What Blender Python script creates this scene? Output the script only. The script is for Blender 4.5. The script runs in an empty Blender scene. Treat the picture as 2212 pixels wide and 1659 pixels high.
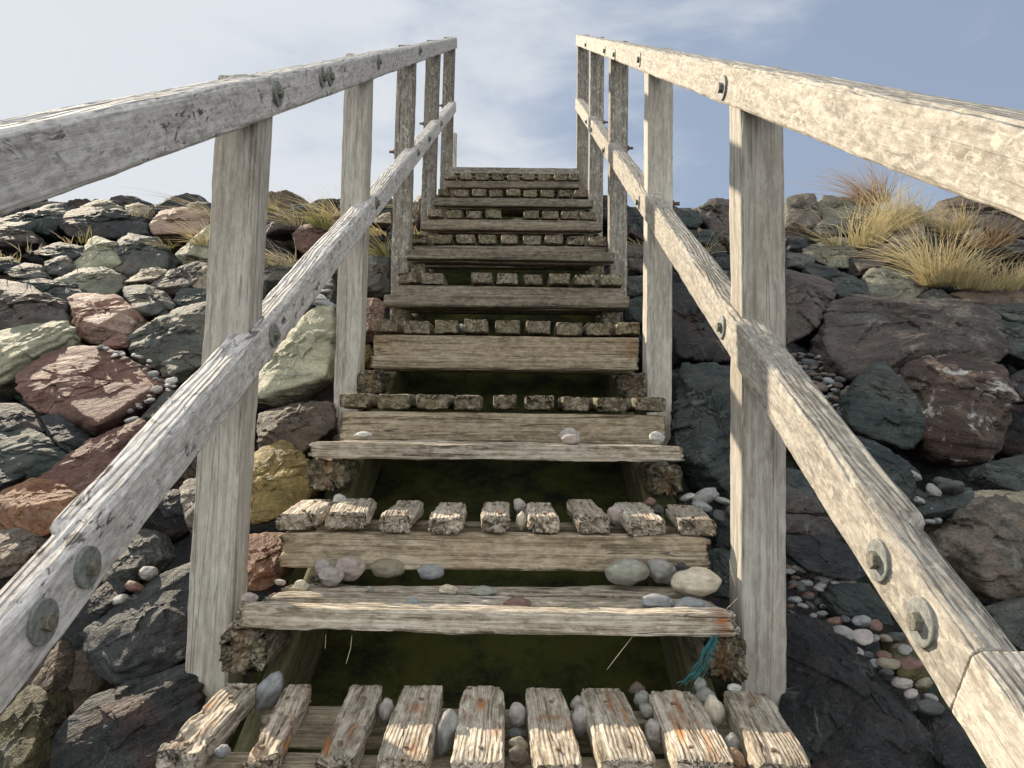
import bpy, bmesh, math, random
import numpy as np
from mathutils import Matrix, Vector

random.seed(7)
S = bpy.context.scene
C = S.collection
# ------------------------------------------------------------------ camera
FPX = 1597.0                       # focal length in px of a 2212 px wide picture
CX, CY = 1106.0, 829.5
PITCH, ROLL = math.radians(2.5), math.radians(0.75)

def cam_rot(yaw):
    return (Matrix.Rotation(yaw, 3, 'Z') @ Matrix.Rotation(math.pi/2+PITCH, 3, 'X')
            @ Matrix.Rotation(ROLL, 3, 'Z'))
R0 = cam_rot(0)
_d = R0 @ Vector(((1128-CX)/FPX, -(52-CY)/FPX, -1))
YAW = math.atan2(_d.x, _d.y)
R = cam_rot(YAW)
cam_d = bpy.data.cameras.new('camera'); cam = bpy.data.objects.new('camera', cam_d)
C.objects.link(cam); S.camera = cam
cam.matrix_world = R.to_4x4()
cam_d.sensor_width = 36; cam_d.lens = 36*FPX/2212
cam_d.clip_start = 0.02; cam_d.clip_end = 3000

def ray(px, py):
    return R @ Vector(((px-CX)/FPX, -(py-CY)/FPX, -1))
def atY(px, py, Y):
    d = ray(px, py); return d*(Y/d.y)
def atX(px, py, X):
    d = ray(px, py); return d*(X/d.x)
def atZ(px, py, Z):
    d = ray(px, py); return d*(Z/d.z)
SD = ray(1128, 52); SD = SD/SD.y    # direction of the stair slope per metre of going
M = SD.z
def at_slope(px, py, s0, m=None):
    m = M if m is None else m
    d = ray(px, py); den = d.z/d.y-m
    if den > -0.18: den = -0.18
    Y = min(s0/den, 7.5)
    return d*(Y/d.y)

# ------------------------------------------------------------------ numpy noise
def _h(ix, iy, iz, seed):
    n = (ix.astype(np.int64)*374761393 + iy.astype(np.int64)*668265263 + iz.astype(np.int64)*2147483647 + seed*974634777)
    n = (n ^ (n >> 13)) & 0xffffffff
    n = (n*1274126177) & 0xffffffff
    n = n ^ (n >> 16)
    return (n & 0xffff).astype(np.float32)/65535.0*2-1
def vnoise(P, seed=0):
    i = np.floor(P); f = P-i; f = f*f*f*(f*(f*6-15)+10)
    x, y, z = i[:, 0], i[:, 1], i[:, 2]; u, v, w = f[:, 0], f[:, 1], f[:, 2]
    g = lambda a, b, c: _h(x+a, y+b, z+c, seed)
    x00 = g(0,0,0)*(1-u)+g(1,0,0)*u; x10 = g(0,1,0)*(1-u)+g(1,1,0)*u
    x01 = g(0,0,1)*(1-u)+g(1,0,1)*u; x11 = g(0,1,1)*(1-u)+g(1,1,1)*u
    return (x00*(1-v)+x10*v)*(1-w)+(x01*(1-v)+x11*v)*w
def fbm(P, octs=4, seed=0, gain=.5, lac=2.03):
    a, s, t = 1.0, 0.0, 0.0
    for o in range(octs):
        s = s + a*vnoise(P+o*17.3, seed+o); t += a; a *= gain; P = P*lac
    return s/t
def ridged(P, octs=3, seed=0):
    a, s, t = 1.0, 0.0, 0.0
    for o in range(octs):
        s = s + a*(1-2*np.abs(vnoise(P+o*11.1, seed+o))); t += a; a *= .5; P = P*2.1
    return s/t

# ------------------------------------------------------------------ object helpers
def mesh_obj(name, V, F, mat, parent=None, smooth=True, attrs=None):
    me = bpy.data.meshes.new(name)
    V = np.asarray(V, np.float32)
    me.vertices.add(len(V)); me.vertices.foreach_set('co', V.ravel())
    tot = []; idx = []
    for f in F:
        f = np.asarray(f, np.int32)
        if len(f) == 0: continue
        tot.append(np.full(len(f), f.shape[1], np.int32)); idx.append(f.ravel())
    tot = np.concatenate(tot); idx = np.concatenate(idx)
    me.loops.add(len(idx)); me.loops.foreach_set('vertex_index', idx)
    me.polygons.add(len(tot))
    st = np.zeros(len(tot), np.int32); st[1:] = np.cumsum(tot)[:-1]
    me.polygons.foreach_set('loop_start', st); me.polygons.foreach_set('loop_total', tot)
    me.update(calc_edges=True)
    me.polygons.foreach_set('use_smooth', np.full(len(tot), smooth, bool))
    for k, a in (attrs or {}).items():
        a = np.asarray(a, np.float32)
        if a.ndim == 2:
            at = me.attributes.new(k, 'FLOAT_VECTOR', 'POINT'); at.data.foreach_set('vector', a.ravel())
        else:
            at = me.attributes.new(k, 'FLOAT', 'POINT'); at.data.foreach_set('value', a)
    me.materials.append(mat); me.validate()
    o = bpy.data.objects.new(name, me); C.objects.link(o)
    if parent is not None: o.parent = parent
    return o
def tag(o, label=None, cat=None, group=None, kind=None):
    if label: o['label'] = label
    if cat: o['category'] = cat
    if group: o['group'] = group
    if kind: o['kind'] = kind
    return o
def recenter(o):
    """move the origin of a top-level mesh to its middle"""
    me = o.data; n = len(me.vertices); co = np.empty(n*3, np.float32); me.vertices.foreach_get('co', co)
    co = co.reshape(-1, 3); c = co.mean(0); co -= c; me.vertices.foreach_set('co', co.ravel()); o.location = c.tolist(); me.update()

# ------------------------------------------------------------------ materials
class NT:
    def __init__(s, name):
        s.m = bpy.data.materials.new(name); s.m.use_nodes = True
        s.t = s.m.node_tree; s.t.nodes.clear()
        s.out = s.n('ShaderNodeOutputMaterial'); s.b = s.n('ShaderNodeBsdfPrincipled')
        s.l(s.b.outputs[0], s.out.inputs[0])
    def n(s, ty, **kw):
        x = s.t.nodes.new(ty)
        for k, v in kw.items(): setattr(x, k, v)
        return x
    def l(s, a, b): s.t.links.new(a, b)
    def attr(s, name): return s.n('ShaderNodeAttribute', attribute_name=name)
    def scale(s, v, sc, rnd=0):
        m = s.n('ShaderNodeMapping'); m.inputs['Scale'].default_value = sc; s.l(v, m.inputs['Vector'])
        m.inputs['Location'].default_value = (rnd, rnd*.7, rnd*1.3)
        return m.outputs[0]
    def noise(s, v, sc=1, det=4, rough=.55, dist=0):
        x = s.n('ShaderNodeTexNoise'); x.inputs['Scale'].default_value = sc; x.inputs['Detail'].default_value = det
        x.inputs['Roughness'].default_value = rough; x.inputs['Distortion'].default_value = dist
        s.l(v, x.inputs['Vector']); return x.outputs['Fac']
    def ramp(s, f, *st, interp='LINEAR'):
        r = s.n('ShaderNodeValToRGB'); r.color_ramp.interpolation = interp
        e = r.color_ramp.elements
        while len(e) < len(st): e.new(.5)
        for i, (p, c) in enumerate(st):
            e[i].position = p
            e[i].color = (c, c, c, 1) if not hasattr(c, '__len__') else (*c, 1)
        s.l(f, r.inputs[0]); return r.outputs[0]
    def mix(s, f, a, b, mode='MIX'):
        x = s.n('ShaderNodeMix', data_type='RGBA', blend_type=mode)
        for sock, v in ((x.inputs[0], f), (x.inputs[6], a), (x.inputs[7], b)):
            if hasattr(v, 'links') or hasattr(v, 'is_output'): s.l(v, sock)
            elif hasattr(v, '__len__'): sock.default_value = (*v, 1)
            else: sock.default_value = v if sock == x.inputs[0] else (v, v, v, 1)
        return x.outputs[2]
    def math(s, op, a, b=0):
        x = s.n('ShaderNodeMath', operation=op)
        for i, v in enumerate((a, b)):
            if hasattr(v, 'is_output'): s.l(v, x.inputs[i])
            else: x.inputs[i].default_value = v
        return x.outputs[0]
    def bump(s, h, dist, strength=1, prev=None):
        b = s.n('ShaderNodeBump'); b.inputs['Distance'].default_value = dist; b.inputs['Strength'].default_value = strength
        s.l(h, b.inputs['Height'])
        if prev: s.l(prev, b.inputs['Normal'])
        return b.outputs[0]
    def fin(s, col, rough=.85, normal=None, spec=.3):
        if hasattr(col, 'is_output'): s.l(col, s.b.inputs['Base Color'])
        else: s.b.inputs['Base Color'].default_value = (*col, 1)
        if hasattr(rough, 'is_output'): s.l(rough, s.b.inputs['Roughness'])
        else: s.b.inputs['Roughness'].default_value = rough
        s.b.inputs['Specular IOR Level'].default_value = spec
        if normal: s.l(normal, s.b.inputs['Normal'])
        return s.m

def wood(name, dark, mid, light, tint, lichen=0, lcol=(.5,.5,.43), spots=0, moss=0, mosscol=(.12,.13,.03), bump=.0016, crack=1, black=0, streak=(2.2, 75, 75), isos=(34, 80, 80), isok=.45, top=0, tops=(5, 110, 40), knots=0):
    w_ = lambda c, g=.93: (c[0]*g, c[1]*g*.985, c[2]*g*.955)
    dark, mid, light, tint, lcol = w_(dark, .85), w_(mid), w_(light), w_(tint), w_(lcol)
    t = NT(name); A = t.attr('wd').outputs['Vector']
    oi = t.n('ShaderNodeObjectInfo')
    if knots:
        vo = t.n('ShaderNodeTexVoronoi'); vo.inputs['Scale'].default_value = 1; t.l(t.scale(A, (3.2, 13, 13), 4.9), vo.inputs['Vector'])
        kd = vo.outputs['Distance']
        kb = t.math('POWER', 2.718, t.math('MULTIPLY', t.math('MULTIPLY', kd, kd), -22.0))
        cm = t.n('ShaderNodeCombineXYZ'); t.l(t.math('MULTIPLY', kb, .030), cm.inputs[1]); t.l(t.math('MULTIPLY', kb, .030), cm.inputs[2])
        va = t.n('ShaderNodeVectorMath', operation='ADD'); t.l(A, va.inputs[0]); t.l(cm.outputs[0], va.inputs[1]); A2 = va.outputs[0]
    else: A2 = A
    g1 = t.noise(t.scale(A2, streak), 1, 5, .66, .25)
    g2 = t.noise(t.scale(A, (12, 420, 420), 3.1), 1, 2, .6)
    bl = t.noise(t.scale(A, (2.0, 9, 9), 5.2), 1, 4, .6)
    iso = t.noise(t.scale(A, isos, 9.1), 1, 5, .72)
    col = t.ramp(g1, (.32, dark), (.49, mid), (.66, light))
    col = t.mix(t.math('MULTIPLY', t.ramp(bl, (.42, 0), (.68, 1)), .65), col, tint)
    col = t.mix(t.math('MULTIPLY', t.ramp(g2, (.3, 1), (.55, 0)), .28), col, dark)
    col = t.mix(t.math('MULTIPLY', t.ramp(iso, (.50, 0), (.60, 1)), isok), col, tuple(min(.8, c*1.12) for c in light))
    col = t.mix(t.math('MULTIPLY', t.ramp(iso, (.36, 1), (.46, 0)), isok), col, tuple(c*.85 for c in dark))
    cr = t.noise(t.scale(A, (.9, 34, 34), 2.7), 1, 2, .5, .3)
    crm = t.ramp(cr, (.492, 0), (.499, 1), (.501, 1), (.508, 0))
    crn = t.ramp(t.noise(t.scale(A, (2.2, 22, 22), 7.7), 1, 1), (.47, 0), (.54, 1))
    crk = t.math('MULTIPLY', crm, crn)
    col = t.mix(t.math('MULTIPLY', crk, .8*crack), col, tuple(c*.3 for c in dark))
    if lichen:
        v = t.noise(t.scale(A, (30, 60, 60), 1.7), 1, 5, .7, 1.2)
        col = t.mix(t.math('MULTIPLY', t.ramp(v, (.56, 0), (.6, 1)), lichen), col, lcol)
    if spots:
        v = t.noise(t.scale(A, (24, 42, 42), 6.6), 1, 5, .72, .8)
        v2 = t.noise(t.scale(A, (4, 6, 6), 2.2), 1, 2)
        col = t.mix(t.math('MULTIPLY', t.math('MULTIPLY', t.ramp(v, (.57, 0), (.63, 1)), t.ramp(v2, (.38, .1), (.55, 1))), spots), col, (.09, .082, .07))
    if black:
        v = t.noise(t.scale(A, (9, 30, 30), 8.3), 1, 5, .7)
        col = t.mix(t.math('MULTIPLY', t.ramp(v, (.46, 0), (.58, 1)), black), col, (.035, .03, .026))
    if moss:
        v = t.noise(t.scale(A, (8, 14, 14), 4.4), 1, 5, .65)
        col = t.mix(t.math('MULTIPLY', t.ramp(v, (.4, 0), (.62, 1)), moss), col, mosscol)
    if knots:
        col = t.mix(t.math('MULTIPLY', t.ramp(kd, (.05, 1), (.12, 0)), knots), col, (.045, .03, .018))
        col = t.mix(t.math('MULTIPLY', t.ramp(kd, (.10, 0), (.15, 1), (.20, 0)), knots*.5), col, light)
    ru = t.attr('rust').outputs['Fac']
    rn = t.noise(t.scale(A, (16, 130, 130), 3.3), 1, 4, .65)
    rc = t.mix(t.ramp(rn, (.35, 0), (.65, 1)), (.09, .03, .012), (.55, .21, .045))
    col = t.mix(t.math('MINIMUM', t.math('MULTIPLY', ru, t.ramp(rn, (.3, .25), (.62, 1.1))), 1), col, rc)
    hue = t.n('ShaderNodeHueSaturation'); t.l(col, hue.inputs['Color'])
    mr = t.n('ShaderNodeMapRange'); t.l(oi.outputs['Random'], mr.inputs[0]); mr.inputs[3].default_value = .84; mr.inputs[4].default_value = 1.14
    t.l(mr.outputs[0], hue.inputs['Value'])
    h = t.math('ADD', t.math('MULTIPLY', g1, .75), t.math('MULTIPLY', g2, .22))
    h = t.math('SUBTRACT', h, t.math('MULTIPLY', crk, .5*crack))
    n = t.bump(iso, .0014, .6)
    n = t.bump(h, bump*3.4, 1, n)
    if top:      # rain-washed upward faces : raised winter grain
        ge = t.n('ShaderNodeNewGeometry'); sp = t.n('ShaderNodeSeparateXYZ'); t.l(ge.outputs['True Normal'], sp.inputs[0])
        sa = t.n('ShaderNodeSeparateXYZ'); t.l(A, sa.inputs[0])
        wn_ = t.noise(t.scale(A, (tops[0], 13, 13), 12.1), 1, 3, .5, .3)
        ph = t.math('ADD', t.math('MULTIPLY', sa.outputs[1], tops[1]*6.2832), t.math('MULTIPLY', wn_, 38.0))
        gr = t.math('ADD', t.math('MULTIPLY', t.math('SINE', ph), .5), .5)
        gr = t.math('POWER', gr, .7)
        am = t.ramp(t.noise(t.scale(A, (6, 60, 60), 3.9), 1, 2), (.30, .25), (.6, 1))
        gr = t.math('MULTIPLY', t.math('MULTIPLY', gr, am), t.ramp(sp.outputs[2], (.45, 0), (.7, 1)))
        n = t.bump(gr, top, 1, n)
    return t.fin(hue.outputs[0], .88, n, .2)

W_RAIL_R = wood('rail_wood_right', (.26,.235,.20), (.415,.385,.34), (.55,.52,.465), (.36,.33,.285), lichen=.6, lcol=(.68,.65,.56), spots=.18, bump=.0007, streak=(11, 60, 60), isos=(45,105,105), isok=.6, top=.0055, tops=(2.6, 105), crack=.35)  # wood of the right-hand rails, darker and creamier than the left
W_RAIL_L = wood('rail_wood_spotted', (.39,.37,.36), (.62,.60,.585), (.76,.745,.735), (.52,.50,.485), lichen=.4, lcol=(.60,.59,.50), spots=.95, bump=.0007, streak=(11, 60, 60), isos=(45,105,105), isok=.6, top=.0055, tops=(2.6, 105), crack=.35)
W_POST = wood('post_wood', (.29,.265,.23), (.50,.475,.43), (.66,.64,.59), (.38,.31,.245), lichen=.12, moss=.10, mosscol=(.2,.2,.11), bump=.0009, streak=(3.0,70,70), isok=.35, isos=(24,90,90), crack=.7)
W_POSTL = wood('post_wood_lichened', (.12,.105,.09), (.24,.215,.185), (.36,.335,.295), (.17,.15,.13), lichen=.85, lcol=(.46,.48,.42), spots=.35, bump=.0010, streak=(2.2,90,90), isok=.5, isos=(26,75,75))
W_TREAD = wood('tread_wood', (.12,.09,.06), (.47,.41,.33), (.70,.65,.57), (.36,.29,.205), bump=.0018, knots=.55, spots=.2, streak=(3.5,120,120), top=.0026, tops=(3.4, 140))
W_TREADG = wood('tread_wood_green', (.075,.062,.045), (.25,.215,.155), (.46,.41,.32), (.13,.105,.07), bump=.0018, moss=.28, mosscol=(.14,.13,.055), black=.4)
W_BOARD = wood('board_wood', (.13,.098,.065), (.40,.335,.245), (.58,.505,.39), (.29,.225,.15), bump=.0018, knots=.8, moss=.06, mosscol=(.2,.19,.09), streak=(2.6,120,120))
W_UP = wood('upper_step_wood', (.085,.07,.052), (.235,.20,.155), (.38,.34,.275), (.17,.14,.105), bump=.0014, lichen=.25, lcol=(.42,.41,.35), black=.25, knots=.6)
W_ROT = wood('rotten_wood', (.05,.04,.03), (.20,.165,.12), (.46,.42,.33), (.10,.07,.045), bump=.002, black=.65, moss=.25, mosscol=(.17,.16,.06))
W_STR = wood('stringer_wood', (.06,.055,.03), (.14,.13,.075), (.22,.20,.12), (.10,.10,.045), bump=.0012, moss=.4, mosscol=(.10,.105,.035))

ROCKP = {
 'slate': ((0.045,0.049,0.044), (0.121,0.122,0.100), 0), 'teal': ((0.020,0.030,0.028), (0.062,0.075,0.066), 0),
 'green': ((0.107,0.110,0.082), (0.243,0.233,0.171), 0), 'pale': ((0.228,0.228,0.156), (0.422,0.401,0.278), 0),
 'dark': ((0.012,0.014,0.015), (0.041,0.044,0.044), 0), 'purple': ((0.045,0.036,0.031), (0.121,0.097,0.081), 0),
 'red': ((0.109,0.051,0.038), (0.206,0.113,0.087), 0), 'pink': ((0.297,0.180,0.135), (0.450,0.324,0.252), 0),
 'tan': ((0.216,0.176,0.122), (0.414,0.351,0.252), 0), 'gold': ((0.099,0.065,0.016), (0.342,0.248,0.090), 0),
 'brown': ((0.050,0.037,0.027), (0.165,0.119,0.083), 0), 'rust': ((0.035,0.023,0.017), (0.097,0.059,0.044), .85),
 'pinkgreen': ((0.066,0.066,0.053), (0.199,0.153,0.116), .2), 'whitered': ((0.150,0.056,0.030), (0.285,0.206,0.158), .5),
 'orange': ((0.138,0.052,0.023), (0.267,0.146,0.080), .1), 'mossy': ((0.025,0.023,0.010), (0.087,0.075,0.028), 0),
 'quartz': ((0.062,0.062,0.055), (0.328,0.320,0.289), .6),
}
RMAT = {}
def rock_mat(k):
    if k in RMAT: return RMAT[k]
    a, b, w = ROCKP[k]
    t = NT('rock_'+k); A0 = t.attr('rk').outputs['Vector']
    oi = t.n('ShaderNodeObjectInfo')
    comb = t.n('ShaderNodeVectorMath', operation='ADD'); t.l(A0, comb.inputs[0])
    cx = t.n('ShaderNodeCombineXYZ'); t.l(t.math('MULTIPLY', oi.outputs['Random'], 37.0), cx.inputs[0]); t.l(t.math('MULTIPLY', oi.outputs['Random'], 91.0), cx.inputs[2])
    t.l(cx.outputs[0], comb.inputs[1]); A = comb.outputs[0]
    n1 = t.noise(A, 6, 4, .65, .6)
    n2 = t.noise(t.scale(A, (8, 8, 55)), 1, 4, .65, .8)
    n3 = t.noise(A, 80, 4, .8)
    n4 = t.noise(A, 19, 5, .72, .4)
    col = t.mix(t.ramp(n1, (.36, 0), (.64, 1)), a, b)
    col = t.mix(t.math('MULTIPLY', t.ramp(n2, (.4, 1), (.56, 0)), .55), col, tuple(c*.62 for c in a))
    hi = tuple(min(.5, c*1.5+.035) for c in b)
    col = t.mix(t.math('MULTIPLY', t.ramp(n3, (.52, 0), (.66, 1)), .26), col, hi)
    col = t.mix(t.math('MULTIPLY', t.ramp(n3, (.34, 1), (.47, 0)), .55), col, tuple(c*.35 for c in a))
    # secondary stain colour
    st = {'red': (.10,.06,.05), 'slate': (.14,.115,.08), 'teal': (.075,.07,.055), 'purple': (.10,.105,.095), 'dark': (.08,.045,.034), 'pale': (.27,.235,.145), 'gold': (.07,.075,.02), 'green': (.2,.17,.12)}.get(k, (.13,.10,.07))
    col = t.mix(t.math('MULTIPLY', t.ramp(t.noise(A, 2.6, 5, .65, 1.1), (.52, 0), (.66, 1)), .6), col, st)
    v = t.noise(t.scale(A, (1, 1, 1), 4.2), 3.4, 4, .55, 1.6)
    vein = t.math('MULTIPLY', t.ramp(v, (.488, 0), (.499, 1), (.501, 1), (.512, 0)), t.ramp(t.noise(A, 9, 3), (.5, 0), (.62, 1)))
    col = t.mix(t.math('MULTIPLY', vein, .4), col, (.30, .31, .29))
    if w:
        l = t.noise(t.scale(A, (1, 1, 1), 9.2), 8, 6, .68, .5)
        col = t.mix(t.math('MULTIPLY', t.ramp(l, (.56, 0), (.62, 1)), w), col, (.48, .46, .42))
    hue = t.n('ShaderNodeHueSaturation'); t.l(col, hue.inputs['Color'])
    mr = t.n('ShaderNodeMapRange'); t.l(oi.outputs['Random'], mr.inputs[0]); mr.inputs[3].default_value = .85; mr.inputs[4].default_value = 1.15
    t.l(mr.outputs[0], hue.inputs['Value'])
    n = t.bump(n3, .006, 1)
    n = t.bump(n4, .014, 1, n)
    n = t.bump(n2, .018, .9, n)
    RMAT[k] = t.fin(hue.outputs[0], .78, n, .35)
    return RMAT[k]

PEBP = {'white': (.46,.455,.42), 'cream': (.52,.46,.35), 'grey': (.26,.255,.24), 'dark': (.075,.075,.075), 'mauve': (.35,.315,.29),
        'pink': (.37,.31,.28), 'blue': (.25,.26,.265), 'brown': (.13,.10,.08), 'olive': (.23,.205,.145), 'red': (.17,.10,.08), 'green': (.26,.26,.215), 'orange': (.30,.19,.12)}
PM = {}
def peb_mat(k):
    if k in PM: return PM[k]
    c = PEBP[k]; t = NT('pebble_'+k); tc = t.n('ShaderNodeTexCoord'); A = tc.outputs['Object']
    n1 = t.noise(A, 2.2, 4, .6); n2 = t.noise(A, 20, 4, .75); n3 = t.noise(t.scale(A, (1.1, 1.8, 3.4)), 1, 3, .5, 1.0)
    col = t.mix(t.ramp(n1, (.35, 0), (.65, 1)), tuple(x*.78 for x in c), tuple(min(.7, x*1.2) for x in c))
    col = t.mix(t.math('MULTIPLY', t.ramp(n2, (.55, 0), (.7, 1)), .35), col, tuple(min(.72, x*1.5+.05) for x in c))
    col = t.mix(t.math('MULTIPLY', t.ramp(n2, (.3, 1), (.42, 0)), .35), col, tuple(x*.5 for x in c))
    col = t.mix(t.math('MULTIPLY', t.ramp(n3, (.492, 0), (.5, 1), (.508, 0)), .35), col, tuple(min(.75, x*1.6+.08) for x in c))
    PM[k] = t.fin(col, .7, t.bump(n2, .0012, .8), .3)
    return PM[k]

def simple(name, c, rough=.6, metal=0, n=60, var=.3, bump=.0006):
    t = NT(name); A = t.n('ShaderNodeTexCoord').outputs['Object']
    f = t.noise(A, n, 5, .65)
    t.b.inputs['Metallic'].default_value = metal
    return t.fin(t.mix(t.ramp(f, (.35, 0), (.65, 1)), tuple(x*(1-var) for x in c), tuple(min(.9, x*(1+var)) for x in c)), rough, t.bump(f, bump, .6), .4)
M_WASH = simple('galvanised_steel', (.21,.22,.205), .75, .1, 110, .35)
M_BOLT = simple('dull_bolt_steel', (.17,.16,.125), .75, .1, 150, .45)
M_BOLT_R = simple('rusty_bolt_steel', (.17,.11,.075), .75, .1, 150, .4)
M_ROPE = simple('teal_rope_fibre', (.03,.15,.16), .8, 0, 200, .3)
M_STRAW = simple('dry_straw', (.48,.42,.27), .7, 0, 80, .2)
M_WEED = simple('dry_seaweed', (.045,.035,.03), .8, 0, 80, .3)
def grass_mat(name, a, b, c):
    t = NT(name); g = t.attr('gt').outputs['Vector']
    sp = t.n('ShaderNodeSeparateXYZ'); t.l(g, sp.inputs[0])
    col = t.mix(sp.outputs[1], a, b)
    col = t.mix(t.ramp(sp.outputs[0], (.25, 0), (.85, 1)), col, c)
    t.fin(col, .6, None, .3)
    tr = t.n('ShaderNodeBsdfTranslucent'); t.l(col, tr.inputs[0]); mx = t.n('ShaderNodeMixShader'); mx.inputs[0].default_value = .35
    t.l(t.b.outputs[0], mx.inputs[1]); t.l(tr.outputs[0], mx.inputs[2]); t.l(mx.outputs[0], t.out.inputs[0])
    return t.m
G_STRAW = grass_mat('grass_straw', (.34,.27,.13), (.42,.36,.19), (.60,.50,.29))
G_GREEN = grass_mat('grass_green', (.11,.12,.035), (.25,.235,.09), (.42,.36,.18))
G_RED = grass_mat('grass_russet', (.20,.12,.06), (.33,.21,.11), (.44,.33,.2))
G_THATCH = grass_mat('grass_thatch', (.24,.21,.13), (.34,.30,.2), (.40,.36,.26))

# ------------------------------------------------------------------ wooden beam
def rrect(hw, hh, r, n):
    """n points round a rounded rectangle with outward normals"""
    per = [('l', 2*(hw-r)), ('a', math.pi*r/2), ('l', 2*(hh-r)), ('a', math.pi*r/2)]*2
    # arcs get three times their length so that edges stay well sampled
    tot = sum(l*(3 if k == 'a' else 1) for k, l in per)
    pts = []; nor = []
    for i in range(n):
        s = (i+.5)/n*tot; x = None
        for j, (k, l) in enumerate(per):
            L = l*(3 if k == 'a' else 1)
            if s <= L or j == 7: break
            s -= L
        f = min(1, s/L)
        if j == 0: p = (-(hw-r)+f*l, -hh); q = (0, -1)
        elif j == 1: a = -math.pi/2+f*math.pi/2; p = (hw-r+r*math.cos(a), -(hh-r)+r*math.sin(a)); q = (math.cos(a), math.sin(a))
        elif j == 2: p = (hw, -(hh-r)+f*l); q = (1, 0)
        elif j == 3: a = f*math.pi/2; p = (hw-r+r*math.cos(a), hh-r+r*math.sin(a)); q = (math.cos(a), math.sin(a))
        elif j == 4: p = (hw-r-f*l, hh); q = (0, 1)
        elif j == 5: a = math.pi/2+f*math.pi/2; p = (-(hw-r)+r*math.cos(a), hh-r+r*math.sin(a)); q = (math.cos(a), math.sin(a))
        elif j == 6: p = (-hw, hh-r-f*l); q = (-1, 0)
        else: a = math.pi+f*math.pi/2; p = (-(hw-r)+r*math.cos(a), -(hh-r)+r*math.sin(a)); q = (math.cos(a), math.sin(a))
        pts.append(p); nor.append(q)
    return np.array(pts), np.array(nor)

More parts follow.
